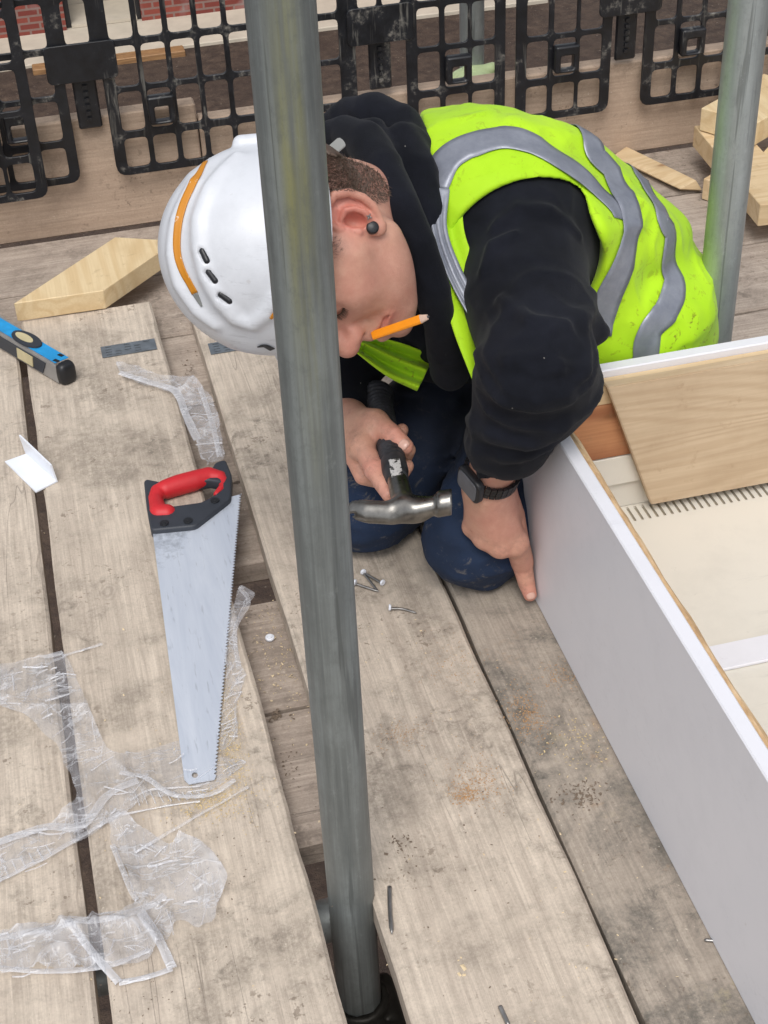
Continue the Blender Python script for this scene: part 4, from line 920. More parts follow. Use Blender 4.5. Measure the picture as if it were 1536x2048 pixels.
def head_f(q):
    f, u, l = q[..., 0], q[..., 1], q[..., 2]; al = np.abs(l); s = np.stack([f, u, al], -1)
    d = ell(q, (0.0, 0.045, 0), (0.098, 0.085, 0.077))
    d = smin(d, ell(q, (0.040, 0.004, 0), (0.062, 0.070, 0.064)), 0.03)
    d = smin(d, ell(q, (0.040, -0.044, 0), (0.056, 0.040, 0.051)), 0.03)
    d = smin(d, rc(s, (0.010, -0.043, 0.048), (0.074, -0.076, 0.014), 0.016, 0.0155), 0.026)
    d = smin(d, sph(q, (0.094, -0.077, 0), 0.0160), 0.018)
    d = smin(d, rc(s, (0.062, -0.004, 0.043), (0.030, 0.0, 0.062), 0.019, 0.015), 0.03)
    d = smin(d, rc(s, (0.094, 0.036, 0.010), (0.076, 0.038, 0.044), 0.011, 0.010), 0.022)
    d = smax(d, -ell(s, (0.098, 0.012, 0.035), (0.014, 0.013, 0.018)), 0.016)
    d = smin(d, sph(s, (0.0770, 0.010, 0.035), 0.0135), 0.006)
    d = smax(d, -chain(s, [(.0905, .0100, .021), (.0920, .0035, .029), (.0895, .0012, .039), (.0800, .0025, .050)], [.0014, .0019, .0019, .001]), 0.0025)
    d = smax(d, -chain(s, [(.092, .0225, .022), (.0912, .0225, .034), (.082, .0205, .049)], [.0018, .002, .0014]), 0.004)
    nose = rc(q, (0.097, 0.026, 0), (0.121, -0.016, 0), 0.0085, 0.0125)
    nose = smin(nose, ell(s, (0.109, -0.021, 0.0125), (0.0125, 0.0095, 0.0085)), 0.008)
    nose = smin(nose, rc(q, (0.121, -0.019, 0), (0.101, -0.030, 0), 0.010, 0.008), 0.01)
    d = smin(d, nose, 0.014)
    d = smax(d, -ell(s, (0.113, -0.032, 0.0075), (0.006, 0.004, 0.0035)), 0.003)
    d = smax(d, -chain(s, [(.104, -.014, .023), (.0985, -.024, .0235), (.096, -.032, .020)], [.001, .002, .001]), 0.006)
    d = smin(d, rc(s, (0.1085, -0.043, 0.0), (0.086, -0.0510, 0.025), 0.0070, 0.003), 0.010)
    d = smin(d, rc(s, (0.1075, -0.0580, 0.0), (0.085, -0.0540, 0.025), 0.0080, 0.003), 0.010)
    d = smax(d, -chain(s, [(.116, -.0508, .0), (.1105, -.0513, .011), (.0935, -.0528, .0235), (.0835, -.0560, .032)], [.0013, .0017, .0018, .0008]), 0.004)
    d = smax(d, -chain(s, [(.1005, -.030, .0245), (.0965, -.042, .0320)], [.0008, .0010]), 0.016)
    return add_ear(d, q)

# ---------------- hands
HA, HB = P(754, 794, 1.93), P(806, 1004, 1.725)          # hammer handle, butt and head
iM = XP(1032, 1086, 0.474)
MC = [(iM, 0), (P(1000, 1094, dep(iM)-0.004), 1), (P(968, 1077, dep(iM)-0.002), 2), (P(944, 1053, dep(iM)+0.004), 3)]
lf = [iM, XP(1045, 1131, 0.4870), XP(1053, 1166, 0.4905), XP(1060, 1189, 0.4925)]
LDOWN, LBACK = np.array([0.15, 0.35, -0.92]), np.array([0.1, 0.9, 0.1])
def hand_left(p):
    d = rc(p, EL*0.4+WL*0.6, WL, 0.032, 0.0265)
    for (m, k) in MC: d = smin(d, rc(p, WL+(m-WL)*0.12, m, 0.0205, (0.0135, 0.0135, 0.0125, 0.0115)[k]), 0.018)
    d = smin(d, chain(p, lf, [0.0148, 0.0126, 0.0108, 0.0086]), 0.008)
    for m, k in MC[1:]:
        L = (0, 0.042, 0.038, 0.032)[k]; r = (0, .0108, .0102, .0092)[k]
        pip = m+LDOWN*L*0.55+LBACK*L*0.75; dip = pip+LDOWN*L*0.35-LBACK*L*0.15+np.array([0.008, 0, 0]); tip = dip+np.array([0.012, -0.012, -0.006])
        d = smin(d, chain(p, [m, pip, dip, tip], [r*1.1, r, r*0.92, r*0.85]), 0.005)
    th = [WL+np.array([0.016, 0.006, -0.012]), P(1026, 1030, dep(iM)+0.006), P(1040, 1085, dep(iM)+0.028), P(1046, 1120, dep(iM)+0.036)]
    d = smin(d, chain(p, th, [0.019, 0.0145, 0.0115, 0.009]), 0.012)
    for m, k in MC: d = smin(d, sph(p, m-camz*0.003, 0.0122-k*0.0006), 0.006)
    return d
rI = [P(724, 893, 1.835), P(751, 940, 1.800), P(766, 968, 1.783), P(777, 989, 1.770)]
rM = [P(708, 905, 1.855), P(727, 951, 1.852), P(768, 962, 1.872), P(800, 950, 1.852), P(813, 932, 1.832)]
rR = [P(702, 892, 1.880), P(718, 936, 1.885), P(770, 936, 1.905), P(806, 922, 1.880), P(817, 900, 1.858)]
rL = [P(700, 875, 1.900), P(716, 910, 1.912), P(765, 902, 1.935), P(797, 882, 1.912), P(804, 860, 1.892)]
rT = [P(706, 848, 1.880), P(750, 846, 1.846), P(786, 872, 1.822), P(811, 893, 1.812)]
def hand_right(p):
    d = rc(p, WRR+(WRR-rI[0])*0.8, WRR, 0.030, 0.026)
    for m, r in ((rI[0], .0145), (rM[0], .0145), (rR[0], .0135), (rL[0], .0125)): d = smin(d, rc(p, WRR, m, 0.022, r), 0.016)
    d = smin(d, rc(p, WRR, rT[1], 0.024, 0.015), 0.016); d = smin(d, rc(p, rI[0], rT[1], 0.011, 0.010), 0.014)
    d = smin(d, chain(p, rI, [.0138, .0122, .0108, .0085]), 0.006)
    d = smin(d, chain(p, rM, [.0135, .0118, .0105, .0100, .0088]), 0.005)
    d = smin(d, chain(p, rR, [.0125, .0112, .0100, .0098, .0088]), 0.004)
    d = smin(d, chain(p, rL, [.0115, .0100, .0090, .0088, .0080]), 0.004)
    d = smin(d, chain(p, rT, [.0180, .0150, .0132, .0098]), 0.008)
    d = smin(d, sph(p, rI[1], 0.0128), 0.005)
    ex = np.cross(rT[3]-rT[2], camz); ex /= np.linalg.norm(ex); c = rT[2]-camz*0.0135
    for o_ in (-0.003, 0.0, 0.003):
        b = c+(rT[3]-rT[2])/np.linalg.norm(rT[3]-rT[2])*o_; d = smax(d, -rc(p, b-ex*0.006, b+ex*0.006, 0.0006), 0.002)
    return d
NKA, NKB = H(-0.040, -0.030, -0.022), P(895, 425, 1.97)
def core_f(p):
    c = smin(rc(p, NKB, CH, 0.06, 0.085), rc(p, CH, HIP, 0.085, 0.075), 0.05); c = smin(c, rc(p, NKA, NKB, 0.038, 0.044), 0.02)
    c = smin(c, rc(p, CH, SH, 0.06, 0.045), 0.03); c = smin(c, rc(p, SH, EL, 0.045, 0.036), 0.02); c = smin(c, rc(p, EL, WL, 0.036, 0.025), 0.01)
    c = smin(c, rc(p, HPL, KL, 0.06, 0.04), 0.03); c = smin(c, rc(p, HPR, KR, 0.06, 0.04), 0.03)
    ra, rb = P(800, 400, 2.0), P(690, 745, 1.97)
    c = smin(c, rc(p, CH, ra, 0.06, 0.045), 0.03); c = smin(c, rc(p, ra, rb, 0.044, 0.036), 0.02); return smin(c, rc(p, rb, WRR, 0.036, 0.024), 0.01)
def headneck_f(p):
    d = near(p, HO, 0.22, lambda x: head_f((x-HO)@HR.T)); return smin(d, rc(p, NKA, NKA*0.6+NKB*0.4, 0.046, 0.040), 0.03)
def join(mes):
    V, Q, n0 = [], [], 0
    for m in mes:
        c = np.empty(len(m.vertices)*3, np.float32); m.vertices.foreach_get('co', c); V.append(c.reshape(-1, 3))
        q_ = np.empty(len(m.loops), np.int32); m.loops.foreach_get('vertex_index', q_); Q.append(q_.reshape(-1, 4)+n0); n0 += len(V[-1])
    V, Q = np.vstack(V), np.vstack(Q); me = bpy.data.meshes.new('body')
    me.vertices.add(len(V)); me.vertices.foreach_set('co', V.ravel()); me.loops.add(len(Q)*4); me.loops.foreach_set('vertex_index', Q.ravel())
    me.polygons.add(len(Q)); me.polygons.foreach_set('loop_start', np.arange(0, len(Q)*4, 4, dtype=np.int32)); me.polygons.foreach_set('loop_total', np.full(len(Q), 4, np.int32))
    me.polygons.foreach_set('use_smooth', np.ones(len(Q), bool)); me.update(); me.validate(); return me
pts = np.array([HIP, KL, KR, EL, WL, SH, P(690, 745, 1.97), HPR, HPL, NKA, CH])
hl_ = np.array([WL, EL*0.4+WL*0.6, lf[3], MC[3][0], P(1046, 1120, dep(iM)+0.036)]); hr_ = np.array([WRR, WRR+(WRR-rI[0])*0.8, rI[3], rR[4], rL[4], rL[2], rT[1]])
me = join([sdf_mesh('core', core_f, pts.min(0)-0.1, pts.max(0)+0.1, 0.006),
           sdf_mesh('head', headneck_f, HO-0.165, HO+0.165, 0.0015, B=8),
           sdf_mesh('hand', hand_left, hl_.min(0)-0.05, hl_.max(0)+0.05, 0.0014, B=8), sdf_mesh('hand', hand_right, hr_.min(0)-0.05, hr_.max(0)+0.05, 0.0014, B=8)])
co = np.empty(len(me.vertices)*3); me.vertices.foreach_get('co', co); co = co.reshape(-1, 3); q = (co-HO)@HR.T
def blob(c, r, k=1.0): return k*np.exp(-(((q-np.array(c))/np.array(r))**2).sum(1))
qs = q.copy(); qs[:, 2] = np.abs(qs[:, 2])
def blobs(c, r, k=1.0): return k*np.exp(-(((qs-np.array(c))/np.array(r))**2).sum(1))
fl = blobs((-.008, .012, .086), (.022, .03, .018), 0.9)+blob((.118, -.018, 0), (.02, .016, .022), 0.8)+blobs((.07, -.01, .045), (.025, .02, .03), 0.25)+blobs((.09, -.056, .015), (.016, .008, .024), 0.8)
for c, k in ((rT[2], .5), (rI[1], .4), (rT[1], .4), (lf[1], .45), (lf[3], .6), (rT[3], .4), (MC[0][0], .3), (MC[1][0], .35)): fl += k*np.exp(-((co-c)**2).sum(1)/0.016**2)
nz = fbm(q*60, 3)*0.5
st = np.clip((-qs[:, 0]-0.012-0.25*np.maximum(0, -qs[:, 1]))/0.02+nz, 0, 1)*np.clip((qs[:, 1]+0.075)/0.03, 0, 1)*(qs[:, 2] > 0.01)*(q[:, 1] < 0.2)
st = np.maximum(st, 0.62*np.clip(1.35-np.linalg.norm((qs-np.array([.028, .028, .07]))/np.array([.018, .022, .03]), axis=1)+nz, 0, 1))
st = np.maximum(st, np.clip((qs[:, 1]-0.040)/0.012+nz, 0, 1)*(qs[:, 0] < 0.075))
st = np.maximum(st, 0.24*blobs((.06, -.075, .03), (.05, .035, .05)))
ind = np.linalg.norm(q, axis=1) < 0.2
em = blobs((-.008, .006, .086), (.024, .036, .012)); st = st*(1-np.clip(em*1.6, 0, 1))*ind
gm = np.zeros(len(co))
for c in list(rI)+list(rM)+list(rR)+rT+lf+[m for m, _ in MC]: gm = np.maximum(gm, np.exp(-((co-c)**2).sum(1)/0.022**2))
fl += 0.9*blobs((.0, .001, .078), (.012, .018, .010))  # deeper red painted into the ear hollow for its dark interior
for nm, v in (('grime', np.clip(gm, 0, 1)), ('flush_shade', np.clip(fl, 0, 1)), ('stubble', np.clip(st, 0, 1))):
    at = me.attributes.new(nm, 'FLOAT', 'POINT'); at.data.foreach_set('value', v.astype(np.float32))
link('body', me, SKIN, person)
# hair under the helmet
hf = lambda p: np.maximum(head_f((p-HO)@HR.T)-0.004, -np.maximum(((p-HO)@HU)-0.052+0.006*fbm(p*70)*4, -((p-HO)@HF)-0.072+0.008*fbm(p*50)*4))
link('hair', sdf_mesh('hair', hf, HO-0.17, HO+0.17, 0.004), HAIR, person)
# short clipped hairs at the nape, above the ear and at the temple
rs = np.random.RandomState(11); cand = np.where((st > 0.3+0.35*rs.rand(len(st))*(qs[:, 0] > 0.005)) & (q[:, 2] > 0.005) & ind)[0]; cand = rs.choice(cand, min(15000, len(cand)), replace=False)
gN, _ = grad(lambda p: head_f((p-HO)@HR.T), co[cand]); Vh, Fh = [], []
for c, nrm, sv in zip(co[cand], gN, st[cand]):
    d = -HU*0.7-HF*0.55+rs.randn(3)*0.35; d -= nrm*(d@nrm); d = d/np.linalg.norm(d)*0.92+nrm*0.24; l = (0.004+0.005*rs.rand())*(0.45+0.6*sv); sx = np.cross(d, nrm); sx = sx/np.linalg.norm(sx)*0.00021
    c = c+(rs.rand(3)-0.5)*0.0022; b = len(Vh); Vh += [c-sx-nrm*0.0004, c+sx-nrm*0.0004, c+d*l, c+nrm*0.0003+sx*0.2]; Fh += [(b, b+1, b+2), (b+1, b+3, b+2), (b+3, b, b+2)]
link('hair', me_np('clipped_hair', Vh, Fh), HAIR, person)
# eyelashes, ear plug, ear stud, nails
bm = bmesh.new(); rs = random.Random(2)
for t in np.linspace(0, 1, 16):
    l = 0.020+0.025*t; a = H(0.0925-0.0105*t*t, 0.0032-0.0025*math.sin(t*3.1), l+0.003); b = a+HF*0.005*(1-0.3*t)-HU*(0.0045+rs.random()*0.002)+HL*(0.001+0.003*t); tube_bm(bm, [a, (a+b)/2+HF*0.0008, b], [0.00045, 0.00035, 0.0001], 4)
tube_bm(bm, [H(0.0925-0.0105*t*t, 0.0032-0.0025*math.sin(t*3.1), 0.023+0.026*t) for t in np.linspace(0, 1, 9)], 0.0007, 5)
link('eyelashes', me_bm('lashes', bm), HAIR, person)
lob = march(745, 455, lambda p: head_f((p-HO)@HR.T), 1.4, 1.8)[0]
nl = -camz*0.85+HL*0.3; nl /= np.linalg.norm(nl)
bm = bmesh.new(); tube_bm(bm, [lob-nl*0.004, lob+nl*0.0016, lob+nl*0.0026], [0.0068, 0.0066, 0.0052], 24); pg = link('ear_plug', me_bm('plug', bm), BLACKP, person, True)
s0 = march(738, 434, lambda p: head_f((p-HO)@HR.T), 1.4, 1.8)[0]
bm = bmesh.new()
for k in range(4):
    a = k*math.pi/2+0.4; dr = camx*math.cos(a)+camy*math.sin(a); tube_bm(bm, [s0+nl*0.0012, s0+nl*0.0012+dr*0.0038], [0.0013, 0.0003], 6)
link('ear_stud', me_bm('stud', bm), STEEL, person)
def nail_on(base, tip, r, f, push=0.8):
    ax = (tip-base)/np.linalg.norm(tip-base); e = np.cross(ax, camz); e /= np.linalg.norm(e); nn = np.cross(e, ax)
    if nn@camz > 0: nn = -nn
    rows = []
    for t in np.linspace(-0.55, 0.75, 9):
        w = math.sqrt(max(0, 1-abs((t-0.1)/0.68)**3.0))
        row = []
        for s in np.linspace(-1, 1, 9):
            pt = tip+ax*t*r*push+e*s*r*0.66*w+nn*r*1.6; 
            for _ in range(30):
                dd = f(pt[None])[0]
                if dd < 0.0005: break
                pt = pt-nn*max(dd*0.7, 0.0001)
            row.append(pt+nn*0.0003)
        rows.append(row)
    o = link('finger_nail', grid_mesh('nail', rows), NAIL, person, True); sm = o.modifiers.new('s', 'SOLIDIFY'); sm.thickness = 0.0005; return o
nail_on(rT[2], rT[3]+(rT[3]-rT[2])*0.02, 0.0105, hand_right)
nail_on(lf[2], lf[3], 0.0082, hand_left)

# ---------------- jeans
def jeans_f(p):
    d = smin(rc(p, HPL, KL, 0.088, 0.058), rc(p, KL, P(1250, 720, 2.10), 0.056, 0.05), 0.03)
    d = smin(d, smin(rc(p, HPR, KR, 0.088, 0.060), rc(p, KR, KR+np.array([0.36, 0.26, 0.0]), 0.056, 0.05), 0.03), 0.02)
    d = smin(d, rc(p, HPL, HPR, 0.095, 0.095), 0.05)
    w = (1-np.abs(fbm(p*np.array([13, 13, 30])+3, 2))*6); d = d-0.006*np.clip(w, 0, 1)**1.3-0.005*fbm(p*24, 3)
    return smax(d, -(p[..., 2]-0.0015), 0.012)
me = sdf_mesh('jeans', jeans_f, np.minimum.reduce([KL, KR, HPL, HPR])-0.15, np.maximum.reduce([KL, KR+np.array([.36, .26, 0]), HPL, HPR, P(1250, 720, 2.1)])+0.15, 0.006)
co = np.empty(len(me.vertices)*3); me.vertices.foreach_get('co', co); co = co.reshape(-1, 3)
wv = np.zeros(len(co))
for k, c in enumerate((KL, KR)): wv = np.maximum(wv, np.exp(-np.maximum(0, np.linalg.norm(co-c, axis=1)-0.045)/0.045))
at = me.attributes.new('wear', 'FLOAT', 'POINT'); at.data.foreach_set('value', np.clip(wv, 0, 1).astype(np.float32))
link('jeans', me, JEANS, person)
for e in (P(1265, 725, 2.12), KR+np.array([0.40, 0.29, 0.0])):
    c = np.array([e[0], e[1], 0.05]); link('boot', sdf_mesh('boot', lambda p: smax(smin(ell(p, c+np.array([0.05, 0.03, -0.005]), (0.115, 0.055, 0.045)), rc(p, c-np.array([0.03, 0.02, 0]), c+np.array([0, 0, 0.02]), 0.05, 0.05), 0.03), -(p[..., 2]-0.001), 0.008), c-0.2, c+0.2, 0.009), BLACKP, person)

# ---------------- hoodie: torso, sleeves, hood; folds are rolls of cloth laid along curves on the surface
def torso_f(p):
    d = smin(rc(p, CH, MID, 0.127, 0.119), rc(p, MID, HIP, 0.119, 0.108), 0.05)
    d = smin(d, sph(p, P(855, 400, 1.95), 0.078), 0.06)
    return smin(d, rc(p, CH, SH, 0.10, 0.082), 0.06)
ELb = EL+np.array([0.004, -0.004, 0.0])
CUF = WL+(EL-WL)*0.27
def sleeve0(p):
    d = chain(p, [SH, SH*0.5+EL*0.5, ELb], [0.085, 0.075, 0.057])
    d = smin(d, chain(p, [ELb, ELb*0.45+WL*0.55, CUF], [0.058, 0.053, 0.036]), 0.03)
    d = smin(d, sph(p, P(1118, 775, dep(EL)+0.02), 0.034), 0.04)
    return smin(d, rc(p, P(1110, 632, dep(EL)+0.06), P(1200, 664, dep(EL)+0.065), 0.040, 0.010), 0.025)
def fold_pts(curves, f, d0=1.3, d1=2.3):
    out = []
    for c, r in curves:
        xs, ys = zip(*c); out.append((march(xs, ys, f, d0, d1), r))
    return out
SF = fold_pts([([(936, 838), (985, 868), (1050, 885), (1105, 868), (1132, 838)], .011), ([(938, 888), (1000, 912), (1060, 910), (1095, 892)], .009), ([(958, 705), (1015, 722), (1085, 706)], .010),
               ([(960, 765), (1010, 795), (1075, 800), (1130, 790)], .010), ([(985, 455), (1040, 420), (1100, 425), (1160, 470)], .010), ([(965, 540), (985, 490), (1030, 465)], .010), ([(1185, 590), (1165, 640), (1110, 660)], .011),
               ([(1000, 600), (1060, 640), (1130, 650)], .008), ([(1165, 740), (1120, 735), (1080, 750)], .010)], sleeve0)
_ua = (EL-SH)/np.linalg.norm(EL-SH); _fa = (WL-EL)/np.linalg.norm(WL-EL)
def cloth_folds(p):
    """creases running round the sleeve, tighter at elbow and cuff, long soft ones above"""
    s1 = (p-SH)@_ua; s2 = (p-EL)@_fa; up = 1/(1+np.exp(np.clip(((p-EL)@(_ua-_fa))/0.012, -40, 40)))
    r1 = p-SH-s1[..., None]*_ua; r2 = p-EL-s2[..., None]*_fa
    q1 = np.stack([s1*17+r1[..., 0]*12, r1[..., 1]*7, r1[..., 2]*7], -1); q2 = np.stack([s2*34+r2[..., 0]*9, r2[..., 1]*6, r2[..., 2]*6], -1)
    a = np.clip(1-np.abs(fbm(q1+3, 2))*6.5, 0, 1); b = np.clip(1-np.abs(fbm(q2+8, 2))*5.5, 0, 1)
    L = np.linalg.norm(EL-SH); w1 = 0.0026+0.0032*np.clip((s1/L-0.45)*2, 0, 1); w2 = 0.0052
    return up*w1*a**1.3+(1-up)*w2*b**1.2
def sleeve_f(p):
    d = sleeve0(p)
    for w, r in SF: d = smin(d, chain(p, w, [r*0.4]+[r*0.85]*(len(w)-2)+[r*0.3]), 0.014)
    return d-cloth_folds(p)+0.003
def PX(L): return [P(a, b, c) for a, b, c in L]
hA = PX([(650, 265, 1.93), (700, 236, 1.90), (748, 230, 1.87), (800, 256, 1.85), (832, 312, 1.82), (842, 380, 1.81), (842, 450, 1.81)])
hB = PX([(640, 276, 1.84), (690, 264, 1.80), (732, 286, 1.76), (764, 345, 1.715), (797, 415, 1.685), (830, 487, 1.68), (860, 572, 1.70), (884, 655, 1.745), (900, 740, 1.83)])
def hood_f(p):
    a = chain(p, hA, [.020, .024, .026, .027, .027, .026, .024]); b = chain(p, hB, [.016, .020, .024, .0248, .0240, .0225, .0200, .0190, .024])
    b = smin(b, chain(p, PX([(690, 262, 1.84), (745, 262, 1.80), (782, 315, 1.77), (800, 380, 1.74)]), [.012, .015, .014, .010]), 0.008)
    b = smin(b, chain(p, PX([(806, 285, 1.80), (828, 345, 1.775), (842, 425, 1.765), (856, 500, 1.77)]), [.022, .027, .027, .022]), 0.006)
    f = smin(rc(p, P(690, 320, 1.97), P(770, 350, 1.93), 0.045, 0.05), rc(p, P(790, 330, 1.90), P(880, 480, 1.88), 0.055, 0.075), 0.04)
    f = smin(f, rc(p, P(802, 335, 1.805), P(842, 445, 1.80), 0.030, 0.032), 0.02)
    f = smin(f, rc(p, P(840, 500, 1.85), P(890, 640, 1.88), 0.05, 0.06), 0.03)
    return smin(smin(a, b, 0.012), f, 0.010)
RA, RB = P(800, 400, 2.0), P(672, 742, 1.97)
def hoodie_f(p):
    d = smin(torso_f(p), sleeve_f(p), 0.02)
    r = smin(rc(p, RA, RB, 0.070, 0.054), rc(p, RB, WRR+(RB-WRR)*0.28, 0.052, 0.036), 0.02)
    d = smin(d, r, 0.03); d = smin(d, rc(p, P(890, 600, 1.99), P(1080, 620, 2.02), 0.11, 0.105), 0.04)
    d = smin(d, hood_f(p), 0.012)
    d = d-0.0025*fbm(p*16+5, 2)-0.0022*np.clip(1-np.abs(fbm(p*np.array([20, 14, 20])+1, 2))*7, 0, 1)**2
    # opening at the face and a hollow cuff at each wrist
    d = smax(d, -(near(p, HO, 0.19, lambda x: head_f((x-HO)@HR.T))-0.0025), 0.004)
    d = smax(d, -ell((p-HO)@HR.T, (-0.03, 0.08, 0), (0.105, 0.085, 0.10)), 0.006)
    d = smax(d, -rc(p, CUF+(EL-WL)*0.03, WL, 0.0305, 0.034), 0.004)
    return d
bb = np.array([SH, EL, WL, HIP, RA, RB, hA[0], CH, P(950, 230, 1.9), P(1380, 600, 2.05), P(680, 850, 1.9)])
me = sdf_mesh('hoodie', hoodie_f, bb.min(0)-0.16, bb.max(0)+0.16, 0.0042)
link('hoodie', me, HOOD, person)

# ---------------- hi-vis vest
vcut = P(851, 300, 1.85); vn_ = camx*math.cos(0.10)-camy*math.sin(0.10)
def torso_v(p): return smin(smin(torso_f(p), rc(p, P(1075, 600, 1.97), P(1230, 675, 2.01), 0.104, 0.098), 0.04), rc(p, HIP, P(1235, 650, 2.03), 0.107, 0.104), 0.05)
VF = fold_pts([([(1252, 436), (1215, 462), (1170, 470), (1120, 455)], .014), ([(1330, 470), (1290, 484), (1245, 500), (1205, 520)], .015), ([(1385, 560), (1340, 590), (1290, 625), (1240, 690)], .010), ([(1375, 620), (1345, 650), (1310, 690)], .010),
               ([(1220, 560), (1240, 620), (1215, 680)], .010), ([(1190, 330), (1120, 300), (1040, 275)], .006)], torso_v)
def vest0(p):
    d = torso_v(p)
    for w, r in VF: d = smin(d, chain(p, w, [r*0.9]+[r]*(len(w)-2)+[r*0.3]), 0.03)
    fade = np.clip((rc(p, SH-(EL-SH)*0.04, EL, 0.0945, 0.090)-0.004)/0.04, 0, 1)
    return d-0.013-fade*(0.005*fbm(p*13+2, 2)+0.0055*np.clip(1-np.abs(fbm(p*np.array([8, 8, 13])+4, 2))*6, 0, 1)**1.6+0.0025*np.clip(1-np.abs(fbm(p*np.array([22, 22, 15])+9, 2))*6, 0, 1)**1.4)
def vest_f(p):
    d = vest0(p)
    d = smax(d, -((p-vcut)@vn_), 0.006)
    arm = rc(p, SH-(EL-SH)*0.04, EL, 0.0945, 0.090)
    return smax(d, -arm, 0.015)
vb = np.array([CH, MID, HIP, SH, P(840, 345, 1.97), P(1235, 640, 2.04)])
vest = link('hi_vis_vest', sdf_mesh('vest', vest_f, vb.min(0)-0.17, vb.max(0)+0.17, 0.0034), HIVIS, person)
def set_dirt(me, fn):
    co = np.empty(len(me.vertices)*3); me.vertices.foreach_get('co', co); v = fn(co.reshape(-1, 3))
    at = me.attributes.new('dirt', 'FLOAT', 'POINT'); at.data.foreach_set('value', np.clip(v, 0, 1).astype(np.float32))
h0 = P(1350, 640, 1.95)
set_dirt(vest.data, lambda c: 0.40+1.0*np.exp(-np.linalg.norm(c-h0, axis=1)/0.09))
def strip(name, c, w, f, off=0.0012, n=70, d0=1.4, d1=2.3, mat=REFL, par=vest, lead=(), tail=(), away=False):
    xs, ys = zip(*c); pts = list(lead)+list(march(xs, ys, f, d0, d1))+list(tail)
    if away: pts = [pts[0]-camx*0.045-camy*0.035+camz*0.085, pts[0]-camx*0.022-camy*0.022+camz*0.035]+pts
    o = link(name, ribbon(name, f, pts, w, off, n), mat, par, True); sm = o.modifiers.new('s', 'SOLIDIFY'); sm.thickness = 0.0008; sm.offset = 1; return o
strip('reflective_strip', [(866, 375), (893, 322), (940, 290), (1000, 276), (1060, 290), (1120, 322), (1180, 366), (1232, 418), (1243, 440)], [.042, .044, .042, .038, .036], vest0)
bk = [P(1170, 300, 2.10), P(1200, 312, 2.02)]
strip('reflective_strip', [(1190, 312), (1222, 350), (1247, 395), (1262, 440), (1254, 480), (1242, 530), (1214, 590), (1195, 640), (1190, 670)], [.030, .034, .036, .036, .04, .04], vest0, 0.0022, away=True)
bk = [P(1285, 365, 2.12), P(1305, 385, 2.04)]
strip('reflective_strip', [(1312, 405), (1325, 435), (1340, 465), (1336, 505), (1346, 560), (1336, 612), (1302, 658), (1290, 700), (1285, 740)], [.022, .030, .034, .034, .036, .036], vest0, 0.0012, away=True)
def sheet(name, Ledge, Redge, mat, par, nr=40, nc=12, wav=0.004, fr=2.5, dirt=0.5, ph=0.0):
    A_, B_ = resample(PX(Ledge), nr), resample(PX(Redge), nr); rows = []
    for i in range(nr):
        row = []
        for t in np.linspace(0, 1, nc):
            p = A_[i]*(1-t)+B_[i]*t; row.append(p-camz*(wav*math.sin(t*fr*6.28+ph+i*0.03)*min(1, i/6)+0.004*float(fbm(p[None]*25, 2)[0])))
        rows.append(row)
    me = grid_mesh(name, rows); o = link(name, me, mat, par, True); sm = o.modifiers.new('s', 'SOLIDIFY'); sm.thickness = 0.002; sb = o.modifiers.new('b', 'SUBSURF'); sb.levels = sb.render_levels = 1
    set_dirt(me, lambda c: np.full(len(c), dirt)); return o
sheet('front_panel', [(851, 372, 1.765), (860, 460, 1.750), (878, 560, 1.735), (905, 660, 1.725), (935, 740, 1.720), (962, 806, 1.72)], [(925, 385, 1.765), (930, 470, 1.758), (965, 560, 1.745), (995, 640, 1.735), (1010, 720, 1.73), (1015, 806, 1.73)], HIVIS, vest, wav=0.005, fr=1.2, dirt=0.55)
sheet('reflective_strip', [(852, 374, 1.757), (866, 470, 1.742), (893, 550, 1.729), (930, 622, 1.719), (968, 676, 1.712)], [(900, 378, 1.757), (893, 455, 1.744), (917, 528, 1.733), (952, 592, 1.724), (992, 650, 1.717)], REFL, vest, wav=0.001)
sheet('front_panel', [(728, 668, 1.855), (800, 688, 1.855), (868, 714, 1.86)], [(690, 690, 1.835), (770, 752, 1.84), (834, 784, 1.845)], HIVIS, vest, nc=20, wav=0.010, fr=2.2, dirt=1.0, ph=1.0)

# ---------------- helmet
HC = H(0.030, 0.055, 0.0)
def hel_q(p): return (p-HO)@HR.T
def shell0(p):
    q = hel_q(p); d = ell(q, (0.0225, 0.055, 0), (0.112, 0.130, 0.108))
    rib = np.exp(-(q[..., 2]/0.030)**4)*np.clip((q[..., 1]-0.06)/0.05, 0, 1); return d-0.0045*rib
RG = fold_pts([([(475, 312), (420, 375), (396, 440), (398, 500), (412, 555), (440, 605), (472, 638), (505, 648), (532, 628), (552, 598)], .0042)], shell0, 1.2, 1.9)
RG2 = fold_pts([([(430, 308), (385, 370), (352, 440), (344, 510), (358, 570), (395, 622), (430, 650)], .0034)], shell0, 1.2, 1.9)
def shell1(p):
    d = shell0(p)
    for w, r in RG+RG2: d = smin(d, chain(p, w, [r*0.5]+[r]*(len(w)-2)+[r*0.5])-0.001, 0.012)
    return d
VENT = march([406, 421, 448], [512, 554, 598], shell1, 1.2, 1.9); VT = []
for v, (dx, dy) in zip(VENT, [(14, 30), (18, 28), (26, 24)]):
    t = camx*dx+camy*dy; g = grad(shell0, v[None])[0][0]; t = t/np.linalg.norm(t); t -= g*(t@g); VT.append((v, t/np.linalg.norm(t), g))
_ys = np.arange(262, 330, 2.0); _hp = march([494]*len(_ys), _ys, shell1, 1.2, 2.2); KB = _hp[int(np.argmax(np.abs(shell1(_hp)) < 0.001))]
